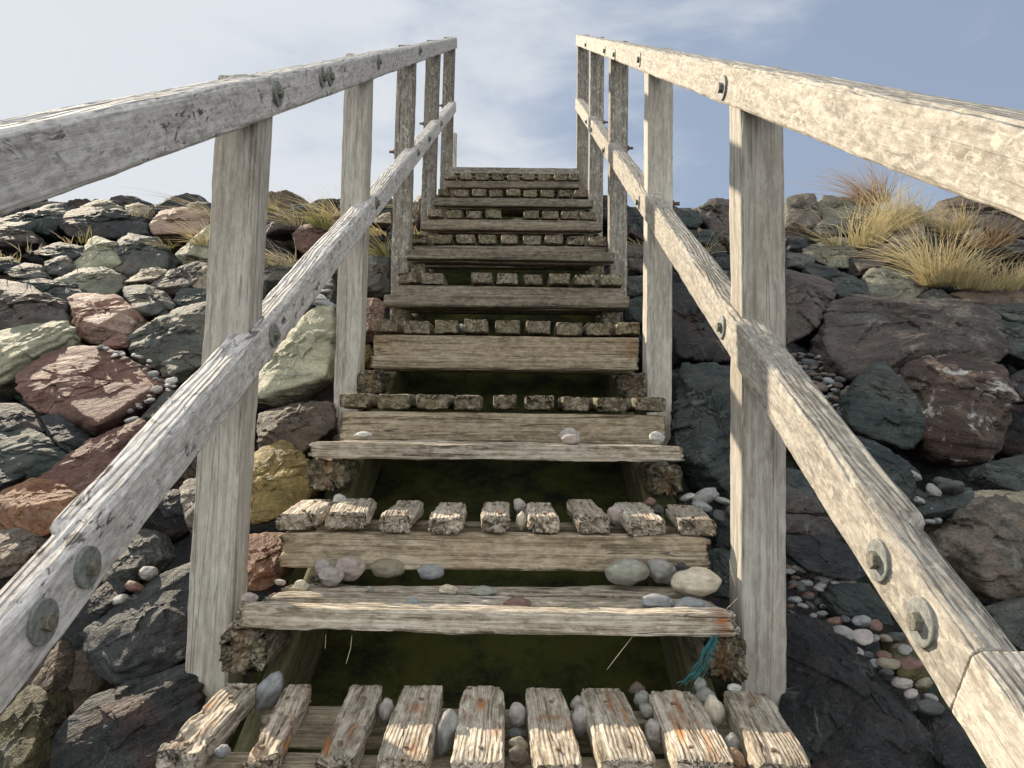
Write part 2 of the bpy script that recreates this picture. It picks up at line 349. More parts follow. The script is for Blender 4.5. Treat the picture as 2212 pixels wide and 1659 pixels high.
SEED = [1]
def beam(name, A, B, w, h, mat, parent, up=(0,0,1), r=.006, nper=48, du=.02, ridge=.0012, ringsp=.006, wear=.3, jag=.006,
         bow=.003, chunk=0.0, rust=(), taper=None, us=None, label=None, wave=0.0, holes=(), notch=None, endw=1):
    SEED[0] += 1; sd = SEED[0]; rg = np.random.RandomState(sd)
    A = Vector(A); B = Vector(B); a = B-A; L = a.length; a.normalize()
    up = Vector(up); s = a.cross(up).normalized(); t = s.cross(a).normalized()
    hw, hh = w/2, h/2; r = min(r, hw*.9, hh*.9)
    P, N = rrect(hw, hh, r, nper)
    if us is None:
        n = max(4, int(L/du)); us = np.linspace(0, L, n+1)
        e = [0, .0015, .004, .008, .013]
        us = np.unique(np.concatenate([[x for x in e if x < L/2], us[(us > .016) & (us < L-.016)], [L-x for x in e if x < L/2]]))
    us = np.asarray(us); nu = len(us)
    U = np.repeat(us, nper); PP = np.tile(P, (nu, 1)); NN = np.tile(N, (nu, 1))
    off = rg.rand(3)*50
    # caps : shrinking rings
    caps = []
    for e, uu in ((0, us[0]), (1, us[-1])):
        for f in (.86, .68, .46, .22, .03):
            caps.append((uu, f, e))
    for uu, f, e in caps:
        U = np.concatenate([U, np.full(nper, uu)]); PP = np.concatenate([PP, P*f]); NN = np.concatenate([NN, N*0])
    d_end = np.minimum(U-us[0], us[-1]-U)
    Q = np.stack([U, PP[:, 0], PP[:, 1]], 1)
    # growth rings round a centre outside the section, wandering along the length
    c0 = np.array([rg.uniform(-1, 1)*hw*1.3, -hh*rg.uniform(1.2, 3.0)])
    wob = fbm(np.stack([U*2.3+off[0], PP[:, 0]*9+off[1], PP[:, 1]*9+off[2]], 1), 3, sd)
    rad = np.hypot(PP[:, 0]-c0[0], PP[:, 1]-c0[1])+wob*.012
    rings = np.abs(np.sin(rad/ringsp*math.pi))**.7
    grain = vnoise(np.stack([U*5+off[1], PP[:, 0]*170+off[0], PP[:, 1]*170], 1), sd+3)
    dn = -ridge*(1-rings)*1.0+ridge*.6*grain
    # worn edges and ends
    en = fbm(np.stack([U*14+off[2], PP[:, 0]*25, PP[:, 1]*25+off[0]], 1), 4, sd+5)
    corner = (np.abs(NN[:, 0])*np.abs(NN[:, 1]))*2
    dn = dn - wear*.006*np.clip(en+.25, 0, 1)*(corner*2+.35)
    dn = dn - endw*wear*.010*np.exp(-d_end/.012)*np.clip(en+.5, 0, 2)
    if wave: dn = dn + wave*fbm(np.stack([U*6+off[0], PP[:, 0]*7, PP[:, 1]*7], 1), 3, sd+6)
    if chunk:
        cn = ridged(np.stack([U*9+off[0], PP[:, 0]*16+off[2], PP[:, 1]*10], 1), 3, sd+9)
        dn = dn - chunk*np.clip(cn-.05, 0, 1)*(.35+np.exp(-(U-us[0])/.09))
    newP = PP+NN*dn[:, None]
    for (hu, hp, hr, hd) in holes:       # knots / nail holes sunk into the top
        g = np.exp(-(((U-hu)/hr)**2+((PP[:, 0]-hp)/hr)**2)*1.5)*(NN[:, 1] > .5)
        newP[:, 1] -= hd*g
    if notch:
        nu_, sg = notch
        g = (U < nu_)*(PP[:, 0]*sg > hw*.15)*(NN[:, 1] > -.4)
        g2 = (np.abs(U-nu_) < .008)*(NN[:, 1] > .3)*(PP[:, 0]*sg > hw*.1)
        newP[:, 1] -= .006*g+.004*g2; newP[:, 0] -= sg*.007*g*(PP[:, 0]*sg > hw*.6)
    bowp = fbm(np.stack([U*1.3+off[2], U*0+3, U*0+off[1]], 1), 2, sd+7)*bow
    bowq = fbm(np.stack([U*1.3+off[0], U*0+7, U*0+off[2]], 1), 2, sd+8)*bow
    newP[:, 0] += bowp; newP[:, 1] += bowq
    if taper is not None:
        k = 1+(taper-1)*(U/L); newP *= k[:, None]
    # jagged end grain
    jn = fbm(np.stack([PP[:, 0]*60+off[0], PP[:, 1]*60+off[1], U*0+sd], 1), 3, sd+11) + .8*(rings-.5)
    Uj = U + np.where(U < L/2, 1, -1)*jag*(jn*.5+.5)*np.exp(-d_end/.012)
    if chunk:
        jb = fbm(np.stack([PP[:, 0]*22+off[2], PP[:, 1]*22, U*0+sd*3.3], 1), 2, sd+12)
        Uj = Uj + np.where(U < L/2, 1, 0)*chunk*2.0*np.clip(jb+.2, 0, 1)*np.exp(-(U-us[0])/.03)
    co = (np.array(A)[None]+Uj[:, None]*np.array(a)[None]+newP[:, :1]*np.array(s)[None]+newP[:, 1:]*np.array(t)[None])
    i = np.arange(nu-1)[:, None]*nper; j = np.arange(nper)[None]; j2 = (j+1) % nper
    F = np.stack([i+j, i+j2, i+nper+j2, i+nper+j], -1).reshape(-1, 4)
    Fs = []
    base = nu*nper; jj = np.arange(nper); jj2 = (jj+1) % nper
    prev = 0
    for c in range(5):
        cur = base+c*nper; Fs.append(np.stack([prev+jj2, prev+jj, cur+jj, cur+jj2], 1)); prev = cur
    cap0 = prev+jj
    prev = (nu-1)*nper
    for c in range(5, 10):
        cur = base+c*nper; Fs.append(np.stack([prev+jj, prev+jj2, cur+jj2, cur+jj], 1)); prev = cur
    cap1 = prev+jj
    F = np.concatenate([F]+Fs)
    ru = np.zeros(len(U))
    for (ru_, rp, rl, rw, k) in rust:
        g = np.exp(-(((U-ru_)/rl)**2+((PP[:, 0]-rp)/rw)**2)*1.6)
        ru = np.maximum(ru, k*g*np.clip(.8+1.2*en, 0, 1.4))
    wd = np.stack([U+off[0], newP[:, 0]+off[1], newP[:, 1]+off[2]], 1)
    Fl = [F, cap0[::-1][None], cap1[None]]
    # orientation : make sure faces look outwards (the frame s,t,a may be left-handed)
    if s.cross(t).dot(a) < 0: Fl = [f[:, ::-1] for f in Fl]
    o = mesh_obj(name, co, Fl, mat, parent, True, {'wd': wd, 'rust': ru})
    if label: o['label'] = label
    return o

# ------------------------------------------------------------------ the staircase
stair = bpy.data.objects.new('wooden_staircase', None); C.objects.link(stair)
tag(stair, 'weathered silvery timber staircase with handrails climbing the boulder slope', 'staircase')
stair.location = (0, 0, 0)

YB = [1.0975]+[1.648+.5516*i for i in range(8)]
YP = [1.39, 1.945, 2.495, 3.03, 3.58, 4.14, 4.70, 5.25]
cA = lambda x: 734.5+x*.3386                   # zoomed picture of the top
cAy = lambda y: 43.2+y*.3386
cM = lambda x: 561.7+x*.4689                   # zoomed picture of the middle
ROWS = {
 0: (None, [(325,440,492,560),(512,622,618,676),(680,768,757,835),(817,925,862,963),(975,1092,1000,1093),(1147,1257,1128,1218),(1290,1420,1252,1345),(1450,1585,1395,1500),(1625,1762,1560,1650)], 1632),
 1: (None, [(583,690,640,735),(694,800,718,828),(809,893,850,917),(918,1003,945,1008),(1037,1108,1037,1105),(1140,1212,1133,1202),(1242,1325,1215,1285),(1352,1445,1322,1400),(1463,1552,1430,1512)], 1112),
 2: (None, [tuple(cM(v) for v in p) for p in [(340,522),(526,705),(700,880),(887,1020),(1070,1187),(1215,1360),(1388,1528),(1543,1705),(1710,1885)]], 852),
 3: (None, [tuple(cM(v) for v in p) for p in [(508,640),(655,780),(805,915),(940,1052),(1080,1198),(1225,1342),(1363,1487),(1500,1625),(1635,1768)]], 691),
 4: (None, [tuple(cM(v) for v in p) for p in [(627,728),(740,848),(973,1073),(1093,1192),(1213,1308),(1333,1430),(1450,1548),(1568,1672)]], 589),
 5: (None, [tuple(cA(v) for v in p) for p in [(450,565),(590,715),(738,858),(882,1000),(1025,1138),(1163,1286),(1308,1426),(1450,1570),(1590,1706)]], cAy(1367)),
 6: (None, [tuple(cA(v) for v in p) for p in [(555,655),(678,780),(800,902),(923,1028),(1168,1270),(1292,1396),(1410,1520),(1535,1645)]], cAy(1210)),
 7: (None, [tuple(cA(v) for v in p) for p in [(620,705),(730,820),(840,932),(952,1042),(1060,1150),(1172,1258),(1282,1370),(1392,1480),(1495,1590)]], cAy(1078)),
 8: (None, [tuple(cA(v) for v in p) for p in [(665,742),(762,842),(862,952),(965,1048),(1065,1145),(1165,1245),(1265,1345),(1365,1452),(1465,1530)]], cAy(977)),
}
rr = random.Random(3)
BZ = {}; NAILS = []
for k, (_, bl, ypx) in ROWS.items():
    Y = YB[k]; zt = atY(1106, ypx, Y).z; BZ[k] = zt; th = .043 if k < 2 else .048 if k == 2 else .053
    for i, b in enumerate(bl):
        xl = atY(b[0], ypx, Y).x; xr = atY(b[1], ypx, Y).x
        Yb = Y+.285
        if len(b) == 4:
            ypb = 900-(900-ypx)*Y/Yb
            bl_, br_ = atY(b[2], ypb, Yb).x, atY(b[3], ypb, Yb).x
            xb = (bl_+br_)/2; wdt = ((xr-xl)+(br_-bl_))/2
        else:
            wdt = xr-xl; xb = (xl+xr)/2+rr.uniform(-.006, .006)
        wdt = min(wdt, .1)
        A = Vector(((xl+xr)/2, Y+rr.uniform(-.008, .008), zt-th/2+rr.uniform(-.003, .003)))
        B = Vector((xb, Yb, zt-th/2+rr.uniform(-.002, .002)))
        if k == 0: A = A+(A-B)*.06
        kw = dict(nper=112 if k == 0 else 72 if k == 1 else 44, du=.0045 if k == 0 else .007 if k == 1 else .016)
        rust = []; holes = []; chunk = .0; wear = 1.0; jag = .006; ridge = .0016; mat = W_TREAD
        if k == 0:
            ridge = .0022; wear = 1.3; jag = .010
            if i == 0: chunk = .020; wear = 2.4; rust = [(.10, .012, .03, .012, .9), (.2, -.02, .03, .01, .7), (.06,-.02,.03,.014,.8)]
            if i == 1: chunk = .024; wear = 2.6; rust = [(.06, -.02, .05, .012, 1.), (.11, .022, .06, .012, 1.), (.28, .02, .025, .02, 1.1)]; wdt *= .85
            if i == 2: chunk = .010; wear = 1.8; rust = [(.05, -.03, .09, .008, .9), (.09, .01, .05, .008, .7)]
            if i == 3: chunk = .006; rust = [(.05, .012, .06, .01, 1.), (.2, .0, .03, .018, .9), (.13,.015,.04,.008,.8)]; holes = [(.15, -.008, .012, .004), (.12, -.01, .008, .006)]
            if i == 4: rust = [(.22, .0, .05, .012, .8), (.1, .025, .02, .01, .9), (.16, -.02, .02, .008, .5)]
            if i == 5: chunk = .005; rust = [(.17, .0, .012, .035, 1.), (.13, .03, .03, .006, .6), (.16, -.03, .02, .006, .7)]; holes = [(.12, .004, .02, .004)]
            if i == 6: rust = [(.24, .006, .09, .006, 1.), (.16, .022, .09, .006, .7), (.12, -.02, .015, .006, .9)]
            if i == 7: rust = [(.12, -.018, .07, .010, 1.1), (.2, .0, .10, .006, 1.0), (.08, .02, .08, .007, 1.1)]
            if i == 8: rust = [(.13, -.01, .02, .006, 1.), (.26, .01, .03, .006, .8), (.10, .03, .012, .006, .6)]
        elif k == 1:
            tz = [0, 0, .004, .006, 0, .003, -.004, .004, 0][i]; A.z -= tz; wdt *= rr.uniform(.92, 1.06)
            if i == 6: B.z += .008; A.z -= .006
            ridge = .0022; wear = 1.5; jag = .012
            chunk = [.010, .008, .016, .009, .012, .018, .014, .020, .012][i]
            rust = [(.06+rr.random()*.15, rr.uniform(-.02, .02), .02+.02*rr.random(), .006, .9), (.03, rr.uniform(-.02, .02), .02, .008, .5)]
        elif k == 2:
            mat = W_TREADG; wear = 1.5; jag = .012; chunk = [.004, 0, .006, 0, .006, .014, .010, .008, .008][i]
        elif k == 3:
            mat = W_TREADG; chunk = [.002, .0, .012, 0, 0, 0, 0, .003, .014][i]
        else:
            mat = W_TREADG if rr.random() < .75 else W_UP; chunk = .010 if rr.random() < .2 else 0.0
        beam('tread_block', A, B, wdt, th, mat, stair, r=.012 if k == 1 else .008 if k == 2 else .005, ridge=ridge, ringsp=.0065, wear=wear, jag=jag, chunk=chunk, rust=rust, holes=holes, bow=.004, **kw)
        if k < 2:
            for nu in (.045, .215):
                f_ = nu/.285; pz = A.lerp(B, f_)+Vector((rr.uniform(-.012, .012), 0, th/2-.0012))
                NAILS.append((pz, k))

def nail_heads():
    bl_ = [o for o in stair.children if o.name.startswith('tread_block')]
    for i_, (pz, k) in enumerate(NAILS):
        disc('nail_head', pz, (0, 0, 1), .0042, .0012, 12, M_BOLT_R, bl_[i_//2])
# riser boards under the block rows : front one and rear one
RIS = {0: (385, 1745), 1: (598, 1540), 2: (cM(358), cM(1882)), 3: (cM(518), cM(1750)), 4: (cM(628), cM(1668)), 5: (cA(470), cA(1700)),
       6: (cA(560), cA(1640)), 7: (cA(625), cA(1585)), 8: (cA(668), cA(1530))}
for k, (l, r_) in RIS.items():
    Y = YB[k]+.012; zt = BZ[k]-(.0475 if k < 2 else .0525 if k == 2 else .0575); hgt = [.09,.080,.088,.098,.085,.07,.07,.07,.06][k]
    yp = ROWS[k][2]
    xl = atY(l, yp+60, Y).x; xr = atY(r_, yp+60, Y).x
    if k == 0: Y += .05
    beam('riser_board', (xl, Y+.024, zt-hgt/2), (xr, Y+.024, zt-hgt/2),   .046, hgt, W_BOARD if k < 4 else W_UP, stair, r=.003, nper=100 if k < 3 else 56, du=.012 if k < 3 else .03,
         ridge=.0008, ringsp=.007, wear=1.2 if k < 3 else .6, jag=.02 if k < 3 else .008, bow=.006,
         rust=[(.42, .0, .03, .03, .5)] if k == 1 else ([(xr-xl-.03, 0, .03, .04, .8)] if k == 3 else []))
    beam('cross_beam', (xl+.03, Y+.225, zt-.035), (xr-.03, Y+.225, zt-.035), .05, .06, W_BOARD, stair, r=.003, nper=56, du=.03, ridge=.0006, wear=.5, jag=.01)

# plank steps
PL = {0: (497, 1605, 1319), 1: (cM(207), cM(1965), cM(850)), 2: (cM(497), cM(1755), 771), 3: (cM(563), cM(1708), 637), 4: (cA(412), cA(1757), 541),
      5: (cA(510), cA(1677), 478), 6: (cA(590), cA(1617), 428), 7: (cA(675), cA(1530), 391)}
PZ = {}
for k, (l, r_, yp) in PL.items():
    Y = YP[k]; zt = atY(1106, yp, Y).z; PZ[k] = zt; th = .044 if k < 3 else .051
    xl = atY(l, yp+20, Y).x; xr = atY(r_, yp+20, Y).x
    w = .056
    for j in range(3):
        y = Y+w/2+j*(.094 if k == 0 else .09)
        inset = (0, .02, .025)[j] if k == 0 else j*.02
        zz = zt-th/2+(-.006 if (j and k == 0) else 0)
        rust = [(xr-xl-.035, 0, .02, .06, 1.1)] if (k == 0 and j == 0) else []
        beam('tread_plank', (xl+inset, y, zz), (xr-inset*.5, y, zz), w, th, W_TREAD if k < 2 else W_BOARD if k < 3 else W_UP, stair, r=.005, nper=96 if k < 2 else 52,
             du=.007 if k < 2 else .02, ridge=.0018 if k < 2 else .001, ringsp=.007, wear=1.5 if k < 2 else .8, jag=.02 if k < 3 else .008, bow=.006, rust=rust,
             chunk=.003 if k < 2 else 0, wave=.003 if k < 2 else 0)
    # bearers carrying the planks
    for (xa, xb) in ((-.562, -.462), (.352, .445)):
        if k >= 3: xa += .03*(xa < 0); xb -= .02*(xb > 0)
        A = Vector(((xa+xb)/2, Y+.012+(k > 1)*.02, zt-th-.047)); B = Vector(((xa+xb)/2, Y+.30, zt-th-.047))
        if k < 3:
            beam('bearer', A, B, xb-xa, .092, W_ROT, stair, r=.020, nper=110, du=.008, ridge=.004, ringsp=.009, wear=2.2, jag=.026, chunk=.010,
                 rust=[(.02, rr.uniform(-.01, .01), .05, .014, .35)], wave=.009)
        else:
            beam('bearer', A, B, xb-xa, .085, W_ROT, stair, r=.006, nper=56, du=.03, ridge=.002, ringsp=.01, wear=1.2, jag=.01)
# top landing board
zt = atY(1106, cAy(937), 5.80).z
xl = atY(cA(695), cAy(950), 5.8).x; xr = atY(cA(1530), cAy(950), 5.8).x
for j in range(4):
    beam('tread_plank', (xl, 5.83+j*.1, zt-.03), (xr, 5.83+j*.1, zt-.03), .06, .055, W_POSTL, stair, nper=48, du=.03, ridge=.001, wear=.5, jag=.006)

# stringers
for (x, w) in ((-.478, .045), (.375, .045)):
    A = Vector((x, .85, -1.093+M*.85-.36)); B = Vector((x, 6.0, -1.093+M*6.0-.36))
    beam('stringer', A, B, w, .20, W_STR, stair, nper=64, du=.05, r=.004, ridge=.0008, wear=.6)

# posts
XL, XR = -.556, .458
PW = .092
POSTB = {}
for side in (-1, 1):
    for i in range(5):
        Y = 1.517+1.103*i
        if side < 0:
            inner = (549, 788, 882, 935, 968)[i]; px = inner
        x0 = XL if side < 0 else XR
        # plumb on the right, leaning a little on the left as in the picture
        lean = -.012 if side < 0 else 0.0
        ztop = {-1: [.70, 1.275, 1.855, 2.435, 3.01], 1: [.70, 1.275, 1.855, 2.435, 3.01]}[side][i]
        zb = -1.45+M*Y-.15
        pt_ = atX(455, 189, -.535) if side < 0 else atX(1700, 163, .445)
        ztop = pt_.z+M*(Y+.045-pt_.y)+(-.017 if side < 0 else -.020)
        xc = x0+side*PW/2
        POSTB[(side, i)] = xc
        A = Vector((xc-(.028 if (side < 0 and i == 0) else .008 if side < 0 else 0), Y+PW/2, zb)); B = Vector((xc+(.006 if side < 0 else 0), Y+PW/2, ztop))
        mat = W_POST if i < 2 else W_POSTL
        beam('post', A, B, PW, PW, mat, stair, up=(0, -1, 0), r=.006, nper=96 if i == 0 else 56, du=.012 if i == 0 else .03, ridge=.0007, ringsp=.011,
             wear=.9 if i == 0 else .5, jag=.006, bow=.004 if i == 0 else .003, wave=.001)

# rails : direction SD, inner faces on planes x = RX
RX = {-1: -.535, 1: .445}
def rail(name, side, pt_top, pt_bot, thick, Y0, Y1, mat, joints=(), notchY=None, **kw):
    X = RX[side]
    a = atX(*pt_top, X); b = atX(*pt_bot, X)
    za = a.z-M*a.y; zb = b.z-M*b.y       # height intercepts
    cosm = 1/math.hypot(1, M)
    hh = (za-zb)*cosm; zc = (za+zb)/2
    xc = X+side*thick/2
    segs = []; y = Y0
    for j in list(joints)+[Y1]:
        segs.append((y, j)); y = j+.0006
    out = []
    for (ya, yb) in segs:
        L = (yb-ya)/cosm
        # dense sampling near the camera
        us = [0]; 
        while us[-1] < L:
            yy = ya+us[-1]*cosm; us.append(us[-1]+max(.006, .0075*yy))
        us[-1] = L; us = sorted(set([0, .0015, .004, L-.004, L-.0015, L]+[u for u in us if .006 < u < L-.006]))
        if ya < .35: kw = dict(kw, bow=.001, wear=.3)
        o = beam(name, (xc, ya, zc+M*ya), (xc, yb, zc+M*yb), thick, hh, mat, stair, us=us, notch=((notchY-ya)/cosm, side) if (notchY and ya < notchY < yb) else None, **kw)
        out.append((ya, yb, o))
    def host(Y):
        for (ya, yb, o) in out:
            if ya <= Y <= yb: return o
        return out[0][2]
    return host, zc
common = dict(endw=.25, nper=120, r=.009, ridge=.0010, ringsp=.0065, wear=.55, jag=.0025, bow=.004, wave=.0014)
hLu, zLu = rail('handrail', -1, (455, 189), (455, 306), .068, .30, 5.98, W_RAIL_L, joints=(2.17,), **common)
hLl, zLl = rail('lower_rail', -1, (299, 1023), (440, 975), .062, .30, 5.98, W_RAIL_L, joints=(.765, 3.42), notchY=.96, **common)
hRu, zRu = rail('handrail', 1, (1700, 163), (1700, 282.5), .068, .30, 5.98, W_RAIL_R, joints=(3.62,), **common)
hRl, zRl = rail('lower_rail', 1, (1700, 845), (1700, 979), .062, .30, 5.98, W_RAIL_R, joints=(.752, 4.5), notchY=.94, **common)

# bolts : round washer + hexagonal head
def lathe_pts(r, n): return [(r*math.cos(2*math.pi*i/n), r*math.sin(2*math.pi*i/n)) for i in range(n)]
def disc(name, c, ax, r, th, n, mat, parent, rot=0, cham=.15):
    """chamfered disc or hexagon lying on the plane through c, facing ax"""
    ax = Vector(ax).normalized(); u = ax.orthogonal().normalized(); u = Matrix.Rotation(rot, 3, ax) @ u; v = ax.cross(u)
    prof = [(r, -.004), (r, th*(1-cham*2)), (r*(1-cham*.5), th), (r*.5, th*1.02)]
    V = []; F4 = []
    for (rad, hgt) in prof:
        for i in range(n):
            a = 2*math.pi*i/n; V.append(Vector(c)+ax*hgt+u*rad*math.cos(a)+v*rad*math.sin(a))
    for k in range(len(prof)-1):
        for i in range(n): F4.append((k*n+i, k*n+(i+1) % n, (k+1)*n+(i+1) % n, (k+1)*n+i))
    top = [((len(prof)-1)*n+i) for i in range(n)]; bot = [i for i in range(n)][::-1]
    o = mesh_obj(name, [tuple(p) for p in V], [np.array(F4), np.array([top]), np.array([bot])], mat, parent, False)
    return o
BOLTS = [(-1, hLl, 190, 1225, .026), (-1, hLl, 93, 1343, .026), (-1, hLl, 592, 724, .026), (-1, hLl, 814, 438, .022), (-1, hLl, 903, 330, .02), (-1, hLl, 927, 300, .02), (-1, hLl, 953, 267, .02),
         (-1, hLu, 600, 202, .026), (-1, hLu, 696, 166, .025), (-1, hLu, 713, 165, .025), (-1, hLu, 818, 133, .026), (-1, hLu, 907, 109, .024),
         (1, hRu, 1562, 190, .026), (1, hRu, 1382, 129, .026), (1, hRu, 1328, 118, .024), (1, hRu, 1307, 110, .022), (1, hRu, 1266, 97, .02),
         (1, hRl, 1898, 1210, .026), (1, hRl, 1990, 1343, .027), (1, hRl, 1559, 707, .026), (1, hRl, 1379, 437, .024), (1, hRl, 1305, 325, .02), (1, hRl, 1278, 280, .018), (1, hRl, 1267, 263, .018)]
for n_, (side, host, px, py, rad) in enumerate(BOLTS):
    X = RX[side]; p = atX(px, py, X-side*(.0022 if side < 0 else .0005)); ax = (-side, .0, 0)
    ho = host(p.y)
    disc('washer', p, ax, rad, .0030, 40, M_WASH, ho, cham=.1)
    disc('bolt_head', p+Vector((-side*.003, 0, 0)), ax, .011, .0085, 6, M_BOLT, ho, rot=n_*.7, cham=.1)
# bolt tails poking out on the far side of some posts
for side, i, px, py in ((1, 1, 1466, 440), (1, 2, 1368, 320), (1, 3, 1312, 264), (-1, 2, 842, 328), (-1, 3, 907, 267), (-1, 4, 946, 228), (-1, 1, 728, 470)):
    Y = 1.517+1.103*i+.045
    x = POSTB[(side, i)]+side*(PW/2)
    z = atY(px, py, Y).z
    host = [o for o in stair.children if o.name.startswith('post')][(0 if side < 0 else 5)+i]
    disc('bolt_tail', (x-side*.004, Y, z), (side, 0, 0), .007, .035, 10, M_BOLT_R, host, cham=.05)
    disc('nut', (x-side*.002, Y, z), (side, 0, 0), .013, .012, 6, M_BOLT_R, host, cham=.1)

nail_heads()
# ------------------------------------------------------------------ setting : ground + concrete under the stairs
def ground_mat():
    t = NT('gap_shade_stones'); A = t.n('ShaderNodeTexCoord').outputs['Object']
    v = t.n('ShaderNodeTexVoronoi'); v.inputs['Scale'].default_value = 24; t.l(A, v.inputs['Vector'])
    n = t.noise(A, 3, 5); n2 = t.noise(A, 60, 4)
    col = t.mix(t.ramp(n, (.4, 0), (.6, 1)), (.018, .017, .015), (.045, .04, .034))  # stone colours darkened so gaps between boulders look deeply shaded
    col = t.mix(.35, col, v.outputs['Color'], 'OVERLAY')
    return t.fin(col, .8, t.bump(v.outputs['Distance'], -.03, 1, t.bump(n2, .004, 1)), .3)
def terr(X, Y):
    z = np.clip(-1.72+M*Y, -1.9, -1.72+M*6.6)
    z = z+.05*fbm(np.stack([X*1.3, Y*1.3, X*0], 1), 3, 5)
    z = z+np.where(Y > 6.6, .12*fbm(np.stack([X*.4, Y*.4, X*0+4], 1), 3, 6), 0)
    return z
xs = np.concatenate([[-900, -300, -100, -40, -18], np.linspace(-9, 9, 91), [18, 40, 100, 300, 900]])
ys = np.concatenate([[-900, -200, -60, -20, -8], np.linspace(-2, 9, 89), [12, 20, 50, 150, 400, 900]])
gx, gy = np.meshgrid(xs, ys); X = gx.ravel(); Y = gy.ravel(); Z = terr(X, Y)
nx = len(xs); ii, jj = np.meshgrid(np.arange(nx-1), np.arange(len(ys)-1)); ii = ii.ravel(); jj = jj.ravel()
F = np.stack([jj*nx+ii, jj*nx+ii+1, (jj+1)*nx+ii+1, (jj+1)*nx+ii], 1)
tag(mesh_obj('ground', np.stack([X, Y, Z], 1), [F], ground_mat()), kind='structure')

def concrete_mat():
    t = NT('mossy_concrete'); A = t.n('ShaderNodeTexCoord').outputs['Object']
    n = t.noise(A, 7, 7, .7); n2 = t.noise(A, 90, 5, .7)
    col = t.mix(t.ramp(n, (.38, 0), (.6, 1)), (.014,.016,.009), (.070,.078,.016))
    col = t.mix(t.math('MULTIPLY', t.ramp(n2, (.5, 0), (.7, 1)), .4), col, (.10,.10,.05))
    return t.fin(col, .9, t.bump(n2, .003, .9, t.bump(n, .01, .6)), .2)
cs = -1.52
sy = np.linspace(.2, 6.2, 360); sx = np.linspace(-.60, .50, 70)
gx, gy = np.meshgrid(sx, sy); X = gx.ravel(); Y = gy.ravel(); Z = cs+M*Y+.016*fbm(np.stack([X*8, Y*8, X*0], 1), 3, 9)
n = len(X); V = np.concatenate([np.stack([X, Y, Z], 1), np.stack([X, Y, Z-.3], 1)])
nx = len(sx); ny = len(sy); ii, jj = np.meshgrid(np.arange(nx-1), np.arange(ny-1)); ii = ii.ravel(); jj = jj.ravel()
F = np.stack([jj*nx+ii, jj*nx+ii+1, (jj+1)*nx+ii+1, (jj+1)*nx+ii], 1)
side = []
for i in range(nx-1): side += [(i, i+n, i+1+n, i+1), ((ny-1)*nx+i+1, (ny-1)*nx+i+1+n, (ny-1)*nx+i+n, (ny-1)*nx+i)]
for j in range(ny-1): side += [((j+1)*nx, (j+1)*nx+n, j*nx+n, j*nx), (j*nx+nx-1, j*nx+nx-1+n, (j+1)*nx+nx-1+n, (j+1)*nx+nx-1)]
tag(mesh_obj('concrete_slope', V, [F, F[:, ::-1]+n, np.array(side)], concrete_mat()), kind='structure')

# ------------------------------------------------------------------ boulders
ICO = {}
def ico(k):
    if k not in ICO:
        bm = bmesh.new(); bmesh.ops.create_icosphere(bm, subdivisions=k, radius=1)
        V = np.array([v.co[:] for v in bm.verts]); F = np.array([[v.index for v in f.verts] for f in bm.faces]); bm.free()
        ICO[k] = (V/np.linalg.norm(V, axis=1)[:, None], F)
    return ICO[k]
def hull_planes(pts):
    bm = bmesh.new()
    for p in pts: bm.verts.new(p)
    r = bmesh.ops.convex_hull(bm, input=bm.verts)
    bm.normal_update(); c = Vector()
    vs = set(v for f in bm.faces for v in f.verts)
    for v in vs: c += v.co
    c /= len(vs)
    pl = []
    for f in bm.faces:
        n = f.normal.copy(); q = f.calc_center_median()
        if n.length < .5: continue
        if n.dot(q-c) < 0: n = -n
        pl.append((*n, n.dot(q-c)))
    bm.free(); return np.array(c), np.array(pl)
ZM = {'1': (0, 400, 2.183), '2': (0, 1100, 2.023), '3': (1800, 350, 2.212), '4': (1800, 1050, 1.907), '5': (2000, 1100, 2.023),
      'a': (640, 450, 4.1475), 'b': (640, 740, 2.243), 'c': (1540, 450, 2.765), 'd': (1660, 880, 2.514), 'L': (350, 1180, 2.2425), 'Q': (1100, 1180, 2.242), 'm': (650, 650, 1.843)}
def zpx(z, x, y):
    ox, oy, s = ZM[z]; return (ox+x/s)/1.1573, (oy+y/s)/1.1573
fwd = R @ Vector((0, 0, -1))
